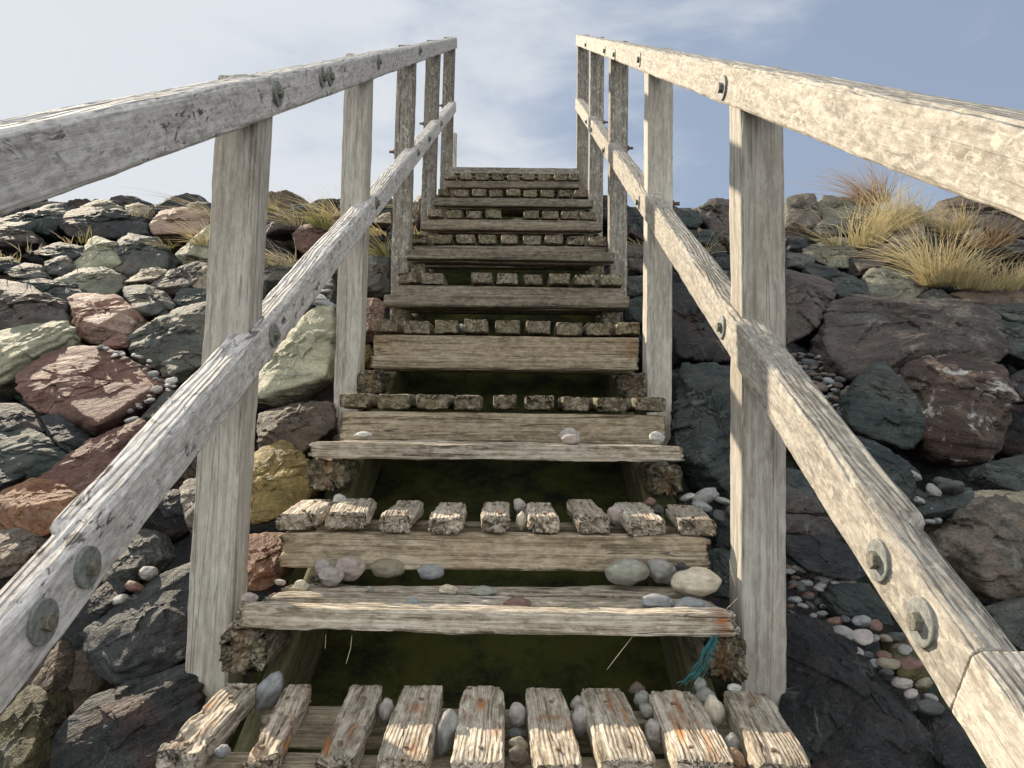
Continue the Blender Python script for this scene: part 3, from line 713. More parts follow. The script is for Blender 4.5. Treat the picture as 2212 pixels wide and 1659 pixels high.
def build_rock(name, hull_pts, mat, lod, seed, strata=1.0, rough=1.0, angular=70):
    c, pl = hull_planes(hull_pts); lod_ = lod
    HP = np.array([list(p) for p in hull_pts])-c[None]
    rg0 = np.random.RandomState(seed+5); ex0 = []
    for q_ in range(4 if lod_ > 5 else 9):                       # knock off corners : extra flat facets
        nn = rg0.randn(3); nn /= np.linalg.norm(nn)
        ex0.append([*nn, (HP @ nn).max()*rg0.uniform(.92, .99)])
    pl = np.concatenate([pl, np.array(ex0)])
    P = np.array([list(p) for p in hull_pts]); ext = P.max(0)-P.min(0); size = float(np.cbrt(np.prod(np.maximum(ext, .05))))
    V, F = ico(lod)
    D = V*np.maximum(ext, size*.35)[None]; D = D/np.linalg.norm(D, axis=1)[:, None]
    # turn facets into a slightly softened polyhedron
    den = D @ pl[:, :3].T; q = np.clip(den, 0, None)/np.maximum(pl[:, 3], size*.02)[None]
    r = (q**angular).sum(1)**(-1/angular)
    rg = np.random.RandomState(seed)
    X = D*r[:, None]; off = rg.rand(3)*40
    ax = rg.randn(3)*.4+np.array([.1, -.35, 1]); ax /= np.linalg.norm(ax)
    o1 = np.cross(ax, [1, .2, 0]); o1 /= np.linalg.norm(o1); o2 = np.cross(ax, o1)
    Lc = np.stack([X @ o1, X @ o2, X @ ax], 1)
    k = rough
    def fract(K, amp, sd2, warp):
        r2 = np.random.RandomState(seed+sd2); S_ = r2.randn(K, 3); S_ /= np.linalg.norm(S_, axis=1)[:, None]
        Xw = X/np.maximum(ext, size*.35)[None]*2; Sw = S_*.95
        Xq = Xw+warp*np.stack([fbm(Xw*3+off+i*7, 3, seed+60+i) for i in range(3)], 1)
        dist = (Xq**2).sum(1)[:, None]-2*Xq @ Sw.T+(Sw**2).sum(1)[None]
        j = dist.argmin(1); T = r2.randn(K, 3); T /= np.linalg.norm(T, axis=1)[:, None]
        tilt = (T[j]*(Xw-Sw[j])).sum(1); lvl = r2.uniform(-1, 1, K)[j]
        return amp*size*(tilt*2.2*np.sqrt(K/25)*.6+.35*lvl)
    d = k*fract(22, .038, 70, .06)+k*fract(120, .016, 71, .06)
    d += .020*size*fbm(X*(1.9/size)+off, 3, seed)*k
    d += .014*size*ridged(X*(3.6/size)+off, 4, seed+20)*k - .006*size*k
    sc = Lc[:, 2]/(size*.10)+1.6*fbm(Lc*(2.2/size)+off, 3, seed+30)
    fr = sc-np.floor(sc); stp = (np.clip(fr*2.2, 0, 1)-fr)
    msk = np.clip(fbm(X*(1.4/size)+off+9, 2, seed+31)*3+.6, 0, 1)
    d += strata*.030*size*stp*msk
    d += .010*size*ridged(X*(11/size)+off, 3, seed+40)*k
    rr_ = np.maximum(r+d, r*.4)
    X = D*rr_[:, None]
    rk = np.stack([X @ o1, X @ o2, X @ ax], 1)
    o = mesh_obj(name, X, [F], mat, None, True, {'rk': rk})
    o.location = c.tolist()
    return o
NR = [0]
def boulder(zm, poly, inner, pal, label, s0=-1.38, strata=1.0, rough=1.0, dz=0, tilt=.85, thick=.62, group='boulders of the sea defence'):
    NR[0] += 1; sd = 100+NR[0]*7; rg = random.Random(sd)
    pp = [zpx(zm, *p) for p in poly]
    cx = sum(p[0] for p in pp)/len(pp); cy = sum(p[1] for p in pp)/len(pp)
    ctr = at_slope(cx, cy, s0); Yc = ctr.y+dz
    wpx = max(p[0] for p in pp)-min(p[0] for p in pp); hpx = max(p[1] for p in pp)-min(p[1] for p in pp)
    size = math.sqrt(wpx*hpx)*Yc/FPX
    def place(x, y, b):
        Yp = at_slope(x, y, s0).y+dz
        Yv = Yc+max(-.55*size, min(.95*size, (Yp-Yc)*tilt))-b*1.3*size
        return atY(x, y, max(.5, Yv))
    pts = [place(x, y, 0) for x, y in pp]
    cc = (cx, cy)
    # body behind the outline
    for (x, y) in pp:
        x2, y2 = cx+(x-cx)*.86, cy+(y-cy)*.86
        v = place(x2, y2, 0); v = v+fwd*size*thick*rg.uniform(.8, 1.1)+Vector((0, 0, -.12*size)); pts.append(v)
    if not inner:
        a = rg.uniform(.02, .28); b = rg.uniform(-.12, .16)
        pts.append(place(cx+wpx*a, cy+hpx*b, .26)); pts.append(place(cx-wpx*rg.uniform(.05, .3), cy+hpx*rg.uniform(.16, .3), rg.uniform(.2, .3))); 
    else:
        for (x, y, b) in inner:
            x, y = zpx(zm, x, y); pts.append(place(x, y, b))
    big = max(wpx, hpx); lod = 7 if big > 300 else 6 if big > 75 else 5
    o = build_rock('boulder', pts, rock_mat(pal), lod, sd, strata, rough)
    return tag(o, label, 'boulder', group)

L_ = -1.38
BO = [
# ---- left side, upper
('1', [(-60,330),(120,300),(290,238),(340,242),(385,330),(250,402),(80,395),(-60,360)], [], 'teal', 'dark teal boulder under the left handrail at the crest, leftmost'),
('1', [(-60,350),(60,348),(190,405),(205,450),(60,475),(-60,465)], [], 'purple', 'dull purple boulder at the left photo edge below the handrail'),
('1', [(430,255),(520,215),(590,212),(678,262),(600,300),(450,290)], [], 'green', 'grey green sunlit boulder on the skyline left of the grass'),
('1', [(292,305),(430,258),(640,255),(780,290),(805,400),(690,425),(480,412),(370,425)], [(640,300,.2),(400,350,.25)], 'dark', 'wide dark purple boulder with pale left edge near the left crest'),
('1', [(680,250),(750,228),(830,265),(800,300),(690,295)], [], 'tan', 'small tan boulder with dry grass on the left skyline'),
('1', [(815,350),(880,275),(1010,255),(1060,275),(1140,275),(1145,400),(960,425),(830,412)], [(1000,290,.2),(930,400,.15)], 'pink', 'salmon pink boulder near the skyline left of the nearest left post'),
('1', [(1010,245),(1080,222),(1150,232),(1150,290),(1030,292)], [], 'slate', 'small grey boulder on top of the salmon pink one'),
('1', [(378,608),(480,425),(520,408),(630,450),(660,560),(600,605)], [(500,440,.15),(620,525,.22),(430,590,.1)], 'pale', 'pale boulder with one broad sunlit face, left of the dark overhanging one'),
('1', [(610,470),(645,430),(700,398),(880,440),(928,520),(900,590),(700,655),(610,600)], [(720,480,.2),(880,520,.2)], 'slate', 'grey boulder with shadowed yellowish underside beside the broad pale face'),
('1', [(950,520),(1090,395),(1150,345),(1160,545),(1000,572)], [], 'pale', 'pale grey boulder touching the left side of the nearest left post'),
('1', [(668,668),(790,592),(860,578),(912,600),(830,665),(760,682)], [], 'tan', 'small ochre sunlit stone below the shadowed underside'),
('1', [(800,690),(900,610),(1060,548),(1135,555),(1135,610),(985,655),(985,745),(900,755)], [], 'purple', 'brownish purple boulder left of the nearest left post, mid height'),
('1', [(978,660),(1050,600),(1140,568),(1140,722),(990,695)], [], 'tan', 'tan rounded boulder against the nearest left post'),
('1', [(285,658),(420,590),(560,583),(662,620),(668,690),(590,748),(470,738),(370,705)], [(600,640,.25),(440,620,.2)], 'green', 'grey green boulder with bright top above the red and white boulder'),
('1', [(235,560),(290,520),(370,520),(392,590),(350,652),(260,625)], [], 'slate', 'knobbly dark grey boulder under the tuft with thin green blades'),
('1', [(178,498),(320,448),(455,470),(445,520),(370,545),(190,515)], [], 'teal', 'low dark teal boulder below the wide dark purple one'),
('1', [(-60,530),(60,525),(112,560),(60,605),(-60,612)], [], 'dark', 'small dark boulder at the left edge above the purple grey one'),
('1', [(10,612),(130,556),(232,570),(258,640),(180,655),(60,640)], [], 'slate', 'slate boulder near the left edge under the small dark boulder'),
('1', [(72,652),(200,640),(420,680),(485,730),(420,765),(330,792),(200,715)], [(300,690,.2)], 'teal', 'blue grey boulder with long slanting top left of the red and white boulder'),
('1', [(-60,640),(60,660),(180,690),(322,780),(372,870),(350,895),(200,885),(0,945),(-60,945)], [(100,780,.25),(260,800,.2)], 'purple', 'big purple grey boulder at the left edge with white flecks'),
('1', [(374,770),(430,733),(520,740),(640,738),(742,790),(762,860),(712,955),(520,1018),(430,965),(400,865)], [(470,880,.25),(690,820,.22),(540,900,.3)], 'whitered', 'red and white boulder with glowing orange underside'),
('1', [(-60,960),(150,898),(340,873),(402,920),(370,985),(200,1085),(60,1195),(-60,1265)], [(250,960,.22),(60,1080,.25)], 'pale', 'long smooth pale green slab lying at the left edge'),
('1', [(72,1175),(250,1043),(430,1006),(580,1035),(740,1105),(905,1222),(800,1345),(570,1485),(520,1512),(350,1360),(200,1375),(88,1265)], [(300,1285,.18),(540,1440,.2),(790,1270,.12)], 'red', 'large flat dull red slab left of the lower left rail'),
('1', [(543,1010),(650,935),(708,970),(692,1022),(600,1035)], [], 'red', 'small red stone between the red and white boulder and the flat red slab'),
('1', [(698,985),(860,860),(980,800),(1140,772),(1145,1015),(890,1155),(760,1115),(703,1042)], [(900,960,.22),(800,1040,.2)], 'slate', 'large dark grey boulder with wavy layers left of the nearest left post'),
('1', [(868,1080),(900,1023),(1060,1018),(1140,1055),(1140,1110),(960,1238),(880,1185)], [], 'slate', 'blunt grey boulder just above the lower left rail, under the wavy layered one'),
('1', [(652,690),(780,678),(890,710),(948,790),(900,852),(770,872),(718,790)], [], 'slate', 'grey blocky boulder right of the red and white boulder'),
('1', [(938,772),(990,703),(1140,700),(1140,782),(1000,802)], [], 'teal', 'small blue grey stone just above the wavy layered boulder'),
('1', [(-60,1330),(100,1328),(190,1380),(255,1480),(100,1510),(-60,1500)], [], 'dark', 'dark purple boulder at the left edge under the flat red slab'),
('1', [(215,1400),(320,1378),(462,1500),(505,1562),(370,1605),(255,1505)], [], 'dark', 'dark boulder under the lower corner of the flat red slab'),
('1', [(-60,1500),(150,1453),(280,1540),(385,1640),(300,1730),(-60,1770)], [], 'teal', 'slate green boulder at the left edge above the long red slab'),
('1', [(172,1735),(400,1600),(600,1470),(775,1401),(805,1440),(700,1700),(520,1960),(420,1900)], [(620,1560,.2)], 'red', 'long dull red slab running down behind the lower left rail'),
('1', [(765,1405),(910,1248),(985,1262),(960,1400),(830,1450)], [], 'slate', 'grey stone peeping over the lower left rail beside the flat red slab'),
# ---- left side, lower
('2', [(-60,300),(160,192),(280,203),(402,270),(385,400),(190,505),(150,455),(-60,455)], [(330,300,.2),(120,340,.28)], 'orange', 'orange brown boulder at the left edge below the long red slab'),
('2', [(-60,460),(100,443),(170,480),(192,530),(60,690),(-60,730)], [], 'pinkgreen', 'pink and green streaked boulder at the left edge'),
('2', [(-60,140),(100,138),(155,150),(60,235),(-60,285)], [], 'dark', 'dark sliver of rock at the left edge above the orange brown boulder'),
('2', [(540,600),(700,448),(790,458),(825,600),(740,695),(600,765),(520,720)], [], 'slate', 'speckled grey boulder under the lower left rail with pebbles below it'),
('2', [(470,770),(560,700),(670,730),(600,835),(500,905),(425,885)], [], 'dark', 'dark wedge of rock under the lower left rail near its bolts'),
('2', [(425,960),(560,852),(720,742),(900,640),(1040,580),(1060,1000),(880,1145),(600,1262),(480,1175),(418,1040)], [(650,930,.12),(820,860,.14),(600,1150,.12)], 'dark', 'large dark layered slab with a red stain left of the nearest left post'),
('2', [(225,1560),(420,1300),(560,1262),(900,1145),(1040,1100),(1000,1400),(880,1600),(760,1780),(200,1780)], [(600,1400,.12)], 'dark', 'large dark slab at the bottom left beneath the stained layered slab'),
('2', [(150,1240),(300,1008),(314,1100),(275,1292),(210,1292)], [], 'brown', 'brown pointed rock behind the bottom of the lower left rail'),
('2', [(-60,1480),(140,1238),(232,1268),(242,1380),(232,1500),(205,1620),(225,1780),(-60,1780)], [], 'mossy', 'mossy brown boulder in the bottom left corner'),
('2', [(903,240),(960,193),(1040,188),(1040,485),(970,485),(928,380)], [], 'quartz', 'white edged rock just left of the nearest left post'),
('2', [(780,300),(850,250),(930,250),(940,380),(830,395)], [], 'dark', 'small dark rock left of the white edged one'),
# ---- left, between posts
('b', [(-80,600),(-60,520),(50,398),(180,230),(330,43),(435,60),(445,300),(430,475),(330,525),(100,612),(20,605)], [(380,120,.1),(385,330,.2),(395,455,.2),(20,560,.2)], 'pale', 'big pale green slab catching the sun between the first two left posts'),
('b', [(10,655),(200,610),(330,585),(430,600),(435,740),(300,805),(260,875),(100,835),(10,865)], [(230,650,.2),(80,760,.25)], 'brown', 'brown boulder with pink top under the big pale green slab'),
('b', [(-20,870),(150,800),(200,830),(285,910),(310,1120),(200,1205),(60,1275),(-40,1300),(-50,1000)], [(150,900,.15),(190,1010,.22)], 'gold', 'golden brown boulder beside the left end of the second plank step'),
('b', [(-60,1350),(60,1328),(160,1330),(175,1500),(120,1610),(40,1650),(-60,1650)], [], 'orange', 'rusty orange boulder behind the nearest left post near the stair edge'),
('a', [(383,580),(450,468),(560,438),(680,490),(750,530),(705,645),(560,800),(428,725)], [(560,560,.3),(640,520,.2)], 'red', 'bright red rock in the grass between the first two left posts'),
('a', [(80,285),(220,278),(330,328),(435,420),(405,525),(240,575),(90,565)], [], 'purple', 'purple rock under a grass tuft just right of the nearest left post'),
('a', [(60,830),(250,828),(405,890),(310,1030),(100,1180),(40,1000)], [], 'slate', 'shaded flat slate boulder below the dry thatch of grass'),
('a', [(1060,800),(1240,768),(1375,800),(1390,1180),(1250,1245),(1060,1205)], [], 'slate', 'dark swirly boulder between the second and third left posts'),
('a', [(1060,1240),(1240,1222),(1325,1260),(1325,1420),(1265,1560),(1205,1680),(1060,1680)], [], 'whitered', 'crimson boulder right of the second left post'),
('a', [(1215,425),(1300,350),(1395,328),(1410,445),(1250,475)], [], 'tan', 'small tan stone behind the third left post'),
('a', [(1585,230),(1660,212),(1730,300),(1700,565),(1585,555)], [], 'brown', 'brown stone between the third and fourth left posts'),
('b', [(575,265),(640,275),(660,340),(645,410),(575,410)], [], 'gold', 'small golden rock beside the third plank step'),
('a', [(740,1030),(800,1010),(830,1100),(820,1330),(740,1290)], [], 'slate', 'narrow grey rock with pebbles left of the second left post'),
# ---- right side, upper
('c', [(570,200),(640,130),(700,123),(840,132),(850,360),(740,435),(680,365),(575,262)], [(760,200,.12),(640,250,.2)], 'purple', 'brown boulder with sunlit top on the skyline left of the nearest right post'),
('c', [(412,200),(500,188),(572,215),(604,290),(560,335),(440,345),(405,285)], [], 'teal', 'dark green boulder on the skyline right of the second right post'),
('c', [(515,205),(545,190),(580,200),(575,240),(525,240)], [], 'tan', 'tiny tan stone between two skyline boulders on the right'),
('c', [(555,425),(600,338),(660,338),(710,420),(680,465),(580,445)], [], 'teal', 'blue green pointed rock left of the nearest right post'),
('c', [(753,390),(800,358),(850,368),(850,485),(790,475)], [], 'slate', 'small grey rock touching the left side of the nearest right post'),
('c', [(698,640),(740,616),(850,622),(850,765),(790,735)], [], 'teal', 'teal rock above the lower right rail by the nearest right post'),
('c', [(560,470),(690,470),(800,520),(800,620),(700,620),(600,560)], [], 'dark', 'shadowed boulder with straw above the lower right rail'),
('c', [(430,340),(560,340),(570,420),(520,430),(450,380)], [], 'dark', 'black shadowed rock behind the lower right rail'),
('c', [(60,215),(140,198),(225,300),(225,440),(60,400)], [], 'dark', 'dark rock between the second and third right posts at the crest'),
('c', [(60,440),(225,440),(230,645),(60,665)], [], 'purple', 'purple rock between the second and third right posts'),
('c', [(60,665),(225,650),(230,785),(60,815)], [], 'slate', 'slate rock between the second and third right posts'),
('c', [(60,835),(160,798),(230,800),(230,1010),(60,990)], [], 'teal', 'blue green rock seen past the right ends of the middle steps'),
('c', [(380,700),(480,690),(600,870),(740,1125),(830,1250),(620,1250),(440,1240),(380,1000)], [(520,1000,.12)], 'dark', 'large dark layered boulder right of the second right post'),
('d', [(70,260),(115,78),(200,66),(470,62),(480,300),(480,960),(330,935),(200,865),(70,600)], [(230,240,.14),(330,500,.2),(250,700,.22)], 'teal', 'tall dark teal boulder between the first two right posts'),
('d', [(250,1250),(360,1228),(460,1250),(470,1445),(330,1465),(255,1390)], [], 'teal', 'small teal block beside the right end of the riser board'),
('d', [(310,1480),(380,1458),(470,1478),(490,1570),(310,1540)], [], 'teal', 'small teal rock at the foot of the nearest right post'),
('d', [(280,1010),(340,998),(460,1095),(460,1240),(320,1240)], [], 'dark', 'dark green rock under the pebbles beside the nearest right post'),
# ---- right slope
('3', [(370,320),(480,288),(522,290),(562,380),(548,470),(470,512),(370,485)], [(500,370,.2),(440,350,.2)], 'pinkgreen', 'upright boulder with orange top right of the nearest right post, on the skyline'),
('3', [(543,350),(570,303),(740,318),(765,400),(700,435),(570,445)], [(600,330,.15)], 'green', 'grey green boulder on the skyline under the tall grass'),
('3', [(370,530),(470,528),(492,590),(440,630),(370,615)], [], 'dark', 'dark stone beside the nearest right post below the orange topped boulder'),
('3', [(370,620),(460,618),(533,665),(480,720),(370,705)], [], 'slate', 'slate stone beside the nearest right post above the purple boulder'),
('3', [(448,600),(600,560),(640,533),(747,540),(752,620),(722,705),(620,705),(480,645)], [(570,600,.2),(680,610,.2)], 'green', 'grey boulder with flat sunlit top left of the big tufts'),
('3', [(560,440),(700,430),(740,520),(640,535),(560,550),(520,500)], [], 'slate', 'grey rock half hidden by thin grass below the skyline'),
('3', [(823,490),(880,428),(950,438),(1005,520),(900,565),(838,550)], [], 'purple', 'dark maroon rock between two grass tufts'),
('3', [(912,558),(1060,468),(1125,463),(1135,545),(1040,595)], [], 'tan', 'pale slanting rock in the grass'),
('3', [(722,660),(800,600),(890,573),(935,660),(870,745),(760,760)], [], 'purple', 'purple slate boulder below the maroon rock'),
('3', [(888,580),(1000,558),(1105,600),(1105,695),(960,705)], [], 'purple', 'dull purple rock at the left foot of the big straw tuft'),
('3', [(340,700),(520,748),(658,800),(643,870),(560,995),(500,1085),(340,1160)], [(540,940,.12),(450,800,.15)], 'purple', 'maroon grey boulder touching the right side of the nearest right post'),
('3', [(463,700),(520,678),(640,708),(720,750),(620,780),(540,765)], [], 'teal', 'long teal stone above the maroon grey boulder'),
('3', [(618,765),(730,743),(803,790),(823,850),(740,895),(650,905),(635,810)], [], 'teal', 'blue grey flat topped stone above the largest boulder'),
('3', [(803,760),(830,708),(920,693),(1060,740),(1153,760),(1158,820),(1080,875),(900,885),(818,845)], [(930,790,.28),(1060,790,.2)], 'green', 'green angular boulder on top of the largest boulder'),
('3', [(1035,730),(1100,698),(1180,728),(1238,800),(1200,835),(1100,805)], [], 'brown', 'brown rock under the big straw tuft'),
('3', [(1105,855),(1180,813),(1293,875),(1285,905),(1130,885)], [], 'slate', 'small slate stone right of the green angular boulder'),
('3', [(566,960),(700,868),(830,853),(1000,868),(1200,858),(1400,878),(1552,950),(1588,1010),(1562,1180),(1490,1235),(1250,1260),(1000,1300),(850,1270),(730,1345),(640,1255),(576,1080)], [(1420,985,.2),(940,1000,.22),(1100,1150,.22),(1450,1160,.15)], 'purple', 'largest pinkish grey boulder on the right slope with a strip of sun on top'),
('3', [(716,1390),(830,1248),(900,1233),(1040,1350),(1165,1480),(1155,1600),(1050,1710),(850,1650),(706,1565)], [(850,1440,.25),(960,1320,.15),(1080,1500,.2)], 'teal', 'dark green boulder with sharp ridges in front of the brown and white one'),
('3', [(975,1290),(1130,1190),(1280,1166),(1400,1198),(1562,1260),(1602,1380),(1628,1520),(1585,1700),(1450,1810),(1200,1790),(1130,1640),(1150,1480),(1050,1360)], [(1250,1330,.28),(1500,1450,.28),(1350,1600,.25)], 'rust', 'rusty brown boulder with white patches on the right slope'),
('3', [(1275,850),(1500,808),(1780,808),(1780,905),(1500,925),(1400,895)], [], 'brown', 'flat brown slab below the straw tufts at the right edge'),
('3', [(1450,910),(1780,893),(1780,1045),(1580,1005)], [], 'teal', 'green slab at the right edge below the flat brown slab'),
('3', [(1570,1010),(1640,1003),(1780,1085),(1780,1270),(1620,1190),(1578,1105)], [], 'teal', 'blue teal rock at the right edge beside the largest boulder'),
('3', [(1580,1320),(1680,1268),(1780,1278),(1780,1450),(1620,1450)], [], 'dark', 'dark rock at the right edge beside the rusty brown boulder'),
('3', [(1525,560),(1620,538),(1780,570),(1780,650),(1600,648)], [], 'purple', 'purple rock behind grass at the right edge'),
('3', [(1375,500),(1450,478),(1490,560),(1400,610)], [], 'green', 'greenish stone half hidden in the straw tuft'),
('3', [(1200,330),(1400,420),(1600,500),(1780,560),(1780,420),(1400,300)], [], 'brown', 'shadowed brown bank of rock directly under the right handrail'),
# ---- right lower
('5', [(240,-40),(420,30),(604,160),(584,300),(532,335),(400,200)], [], 'teal', 'dark teal slab behind the lower right rail below the ridged boulder'),
('5', [(545,345),(680,288),(800,258),(862,238),(895,290),(850,365),(700,398),(560,398)], [], 'teal', 'row of low blue grey rock beside the lower right rail'),
('5', [(706,470),(780,398),(850,378),(900,298),(980,268),(1100,328),(1200,380),(1200,770),(1060,840),(960,805),(800,645),(728,560)], [(950,430,.2),(870,560,.25),(1080,560,.2)], 'pinkgreen', 'brown and green ridged boulder at the right edge, beside the lower right rail'),
('5', [(855,310),(900,253),(1100,253),(1200,268),(1200,400),(1000,330)], [], 'tan', 'greenish tan boulder behind the ridged one at the right edge'),
('5', [(945,120),(1200,55),(1200,285),(1010,252),(945,200)], [], 'teal', 'dark green boulder at the right edge under the rusty brown one'),
('5', [(965,860),(1200,785),(1200,1100),(1080,1055),(988,932)], [], 'slate', 'grey black boulder at the right edge low down'),
('4', [(300,230),(400,238),(445,320),(400,345),(300,312)], [], 'teal', 'small teal rock right of the nearest right post, under the rail'),
('4', [(300,308),(430,320),(505,442),(300,445)], [], 'purple', 'upper dark maroon slab right of the nearest right post'),
('4', [(300,448),(520,462),(575,575),(300,540)], [], 'purple', 'lower dark maroon slab right of the nearest right post'),
('4', [(300,548),(500,538),(620,600),(705,740),(640,775),(500,735),(420,645),(300,605)], [], 'dark', 'dark slab with white veins above the heap of pebbles'),
('4', [(498,830),(560,788),(720,778),(805,900),(835,985),(700,965),(560,965),(518,905)], [], 'teal', 'dark teal block in the heap of pebbles'),
('4', [(290,930),(450,928),(560,1000),(740,1180),(900,1330),(1050,1530),(1095,1600),(1065,1670),(900,1720),(500,1720),(290,1500)], [(640,1240,.16),(520,1080,.08),(880,1500,.12)], 'dark', 'large dark boulder at the bottom right of the nearest right post'),
('4', [(1005,1430),(1100,1378),(1200,1500),(1265,1720),(1100,1720),(1005,1560)], [], 'dark', 'dark rock in the bottom right behind the lower rail'),
('4', [(805,1030),(880,1018),(960,1150),(1025,1250),(960,1305),(860,1205)], [], 'mossy', 'mossy dark rock right of the heap of pebbles'),
('4', [(780,1450),(880,1520),(900,1720),(500,1720),(420,1680)], [], 'dark', 'black rock under the large dark boulder at the bottom'),
]
for b in BO:
    zm, poly, inner, pal, label = b[:5]
    hard = pal in ('pale',)
    st = 1.7 if 'layer' in label or 'slab' in label else 1.0
    ro = .6 if ('smooth' in label or 'slab' in label) else 1.0
    boulder(zm, poly, inner, pal, label, strata=st, rough=ro)

# boulders that only show through the gaps, one course deeper
fill = random.Random(21); proto = []
pals = ['dark', 'teal', 'dark', 'dark', 'brown', 'slate', 'dark', 'dark']  # mostly dark palettes, putting the shade of the gaps into the colour
for i in range(8):
    pts = []
    for j in range(14):
        v = Vector((fill.gauss(0, 1), fill.gauss(0, 1), fill.gauss(0, .8))).normalized(); pts.append(Vector((v.x*.24, v.y*.2, v.z*.15)))
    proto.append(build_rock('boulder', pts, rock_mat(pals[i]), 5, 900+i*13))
cnt = 0
for iy in range(17):
    for ix in range(9):
        for sdn in (-1, 1):
            Y = 1.0+iy*.33+fill.uniform(-.08, .08)
            X = sdn*(.78+ix*.42+fill.uniform(-.1, .1))
            if abs(X) > .78*Y+.25: continue
            src = proto[fill.randrange(8)]
            s = fill.uniform(.85, 1.35)
            o = src if cnt == fill.randrange(1) and False else bpy.data.objects.new('boulder', src.data)
            C.objects.link(o)
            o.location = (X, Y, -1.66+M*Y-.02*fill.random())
            o.rotation_euler = (fill.uniform(-.5, .5)+.45, fill.uniform(-.4, .4), fill.uniform(0, 6.28)); o.scale = (s, s, s*.9)
            tag(o, 'dark boulder packed deep in the gaps between the larger boulders', 'boulder', 'boulders packed in the gaps'); cnt += 1
for p in proto: bpy.data.objects.remove(p)
print('filler', cnt)

# ------------------------------------------------------------------ pebbles
def pebble_mesh(i):
    V, F = ico(4 if i > 5 else 5); rg = np.random.RandomState(i)
    r = 1+.26*fbm(V*1.1+i*9.1, 2, i)+.03*fbm(V*3.5+i, 2, i)
    X = V*r[:, None]; X[:, 0] *= 1; 
    o = mesh_obj('pebble', X, [F], peb_mat('grey')); me = o.data; bpy.data.objects.remove(o); return me
PMESH = [pebble_mesh(i) for i in range(14)]
PCACHE = {}
def pebble(c, rx, ry, rz, rotz_view, col, label, group=None, k=None, rot=None):
    k = random.randrange(6) if k is None else k
    key = (k, col)
    if key not in PCACHE:
        me = PMESH[k].copy(); me.materials.clear(); me.materials.append(peb_mat(col)); PCACHE[key] = me
    o = bpy.data.objects.new('pebble', PCACHE[key]); C.objects.link(o)
    if rot is None:
        M3 = R @ Matrix.Rotation(rotz_view, 3, 'Z')        # picture-plane roll, axes right / up / towards viewer
        o.matrix_world = Matrix.Translation(c) @ M3.to_4x4() @ Matrix.Diagonal((rx, ry, rz, 1))
    else:
        o.location = c; o.rotation_euler = rot; o.scale = (rx, ry, rz)
    return tag(o, label, 'pebble', group)
G1 = 'pebbles lying on the stair treads'
def pv(zm, x, y, w, h, Y, col, label, ang=0, zplane=None):
    px, py = zpx(zm, x, y); s = ZM[zm][2]*1.1573
    c = atZ(px, py, zplane) if zplane is not None else atY(px, py, Y)
    rx = w/s/2*c.y/FPX; ry = h/s/2*c.y/FPX
    pebble(c, rx, ry, (rx+ry)*.46, math.radians(ang), col, label, G1)
T0 = -.512
PV = [
('Q',1050,557,225,150,1.60,'green','large grey green oval pebble with a vein, right of centre on the plank step'),
('Q',1237,552,150,145,1.63,'grey','round dark grey pebble touching the grey green oval one'),
('Q',1357,535,100,75,1.67,'dark','dark pebble behind the big cream pebble'),
('Q',1422,617,275,148,1.555,'cream','big cream oval pebble in the sun at the right end of the plank step'),
('Q',1215,727,182,82,1.475,'blue','pale blue pebble in the front gap below the grey green oval'),
('Q',1405,752,205,92,1.475,'blue','flat blue grey pebble in the front gap at the right'),
('Q',435,738,155,85,1.475,'red','red brown pebble in the front gap near the centre'),
('Q',205,752,115,46,1.475,'mauve','small mauve pebble in the front gap left of the red brown one'),
('Q',40,752,80,46,1.475,'pink','small pink pebble in the front gap at mid left'),
('Q',770,762,160,60,1.475,'olive','low olive pebble in the front gap right of the red brown one'),
('Q',45,662,110,60,1.565,'cream','low cream pebble in the rear gap near the centre'),
('Q',245,668,160,60,1.565,'green','low grey green pebble in the rear gap near the centre'),
('L',1035,540,112,122,1.66,'mauve','mauve pebble standing against the riser at the left of the plank step'),
('L',1178,537,172,125,1.64,'pink','pink speckled rounded triangular pebble, left of the plank step'),
('L',1070,583,148,98,1.60,'mauve','pale mauve pebble in front of the standing one'),
('L',1385,540,190,108,1.66,'olive','olive brown pebble half in the sun by the riser'),
('L',1628,560,145,88,1.66,'blue','blue grey round pebble by the riser left of centre'),
('L',905,640,85,68,1.57,'cream','small pale pebble left of the mauve ones'),
('L',785,618,60,34,1.60,'pink','little pink pebble on splintered wood at the left end'),
('L',615,708,95,62,1.475,'pink','pink pebble beside the nearest left post'),
('L',1530,735,102,60,1.475,'blue','blue pebble with white line in the front gap'),
('L',1420,745,60,30,1.475,'mauve','tiny mauve pebble left of the blue one in the front gap'),
('L',1288,660,50,40,1.565,'grey','tiny grey pebble in the rear gap'),
('L',945,750,42,22,1.475,'white','tiny white pebble in the front gap at the left'),
('L',1120,157,76,66,1.90,'white','white pebble between the two leftmost blocks of the second block row'),
('Q',445,190,66,92,1.87,'mauve','brown grey pebble at the back between the fifth and sixth blocks'),
('Q',452,278,60,106,1.73,'cream','pale upright pebble between the fifth and sixth blocks'),
('Q',980,248,102,124,1.80,'pink','tan pebble between the seventh and eighth blocks'),
('Q',1180,167,62,56,1.90,'red','pink red pebble at the back between the eighth and ninth blocks'),
('Q',1225,215,60,62,1.86,'dark','dark pebble between the eighth and ninth blocks'),
('m',477,806,86,36,2.06,'white','flat white pebble at the left end of the upper plank step'),
('m',1425,808,100,80,2.13,'mauve','round mauve pebble behind the jagged pink stone'),
('m',1430,830,90,50,2.01,'pink','jagged pink stone on the upper plank step'),
('m',1828,819,76,56,2.06,'white','round white pebble at the right end of the upper plank step'),
('m',930,312,24,42,2.88,'white','tiny white pebble stuck between blocks of the fourth block row'),
]
for p in PV: pv(*p)
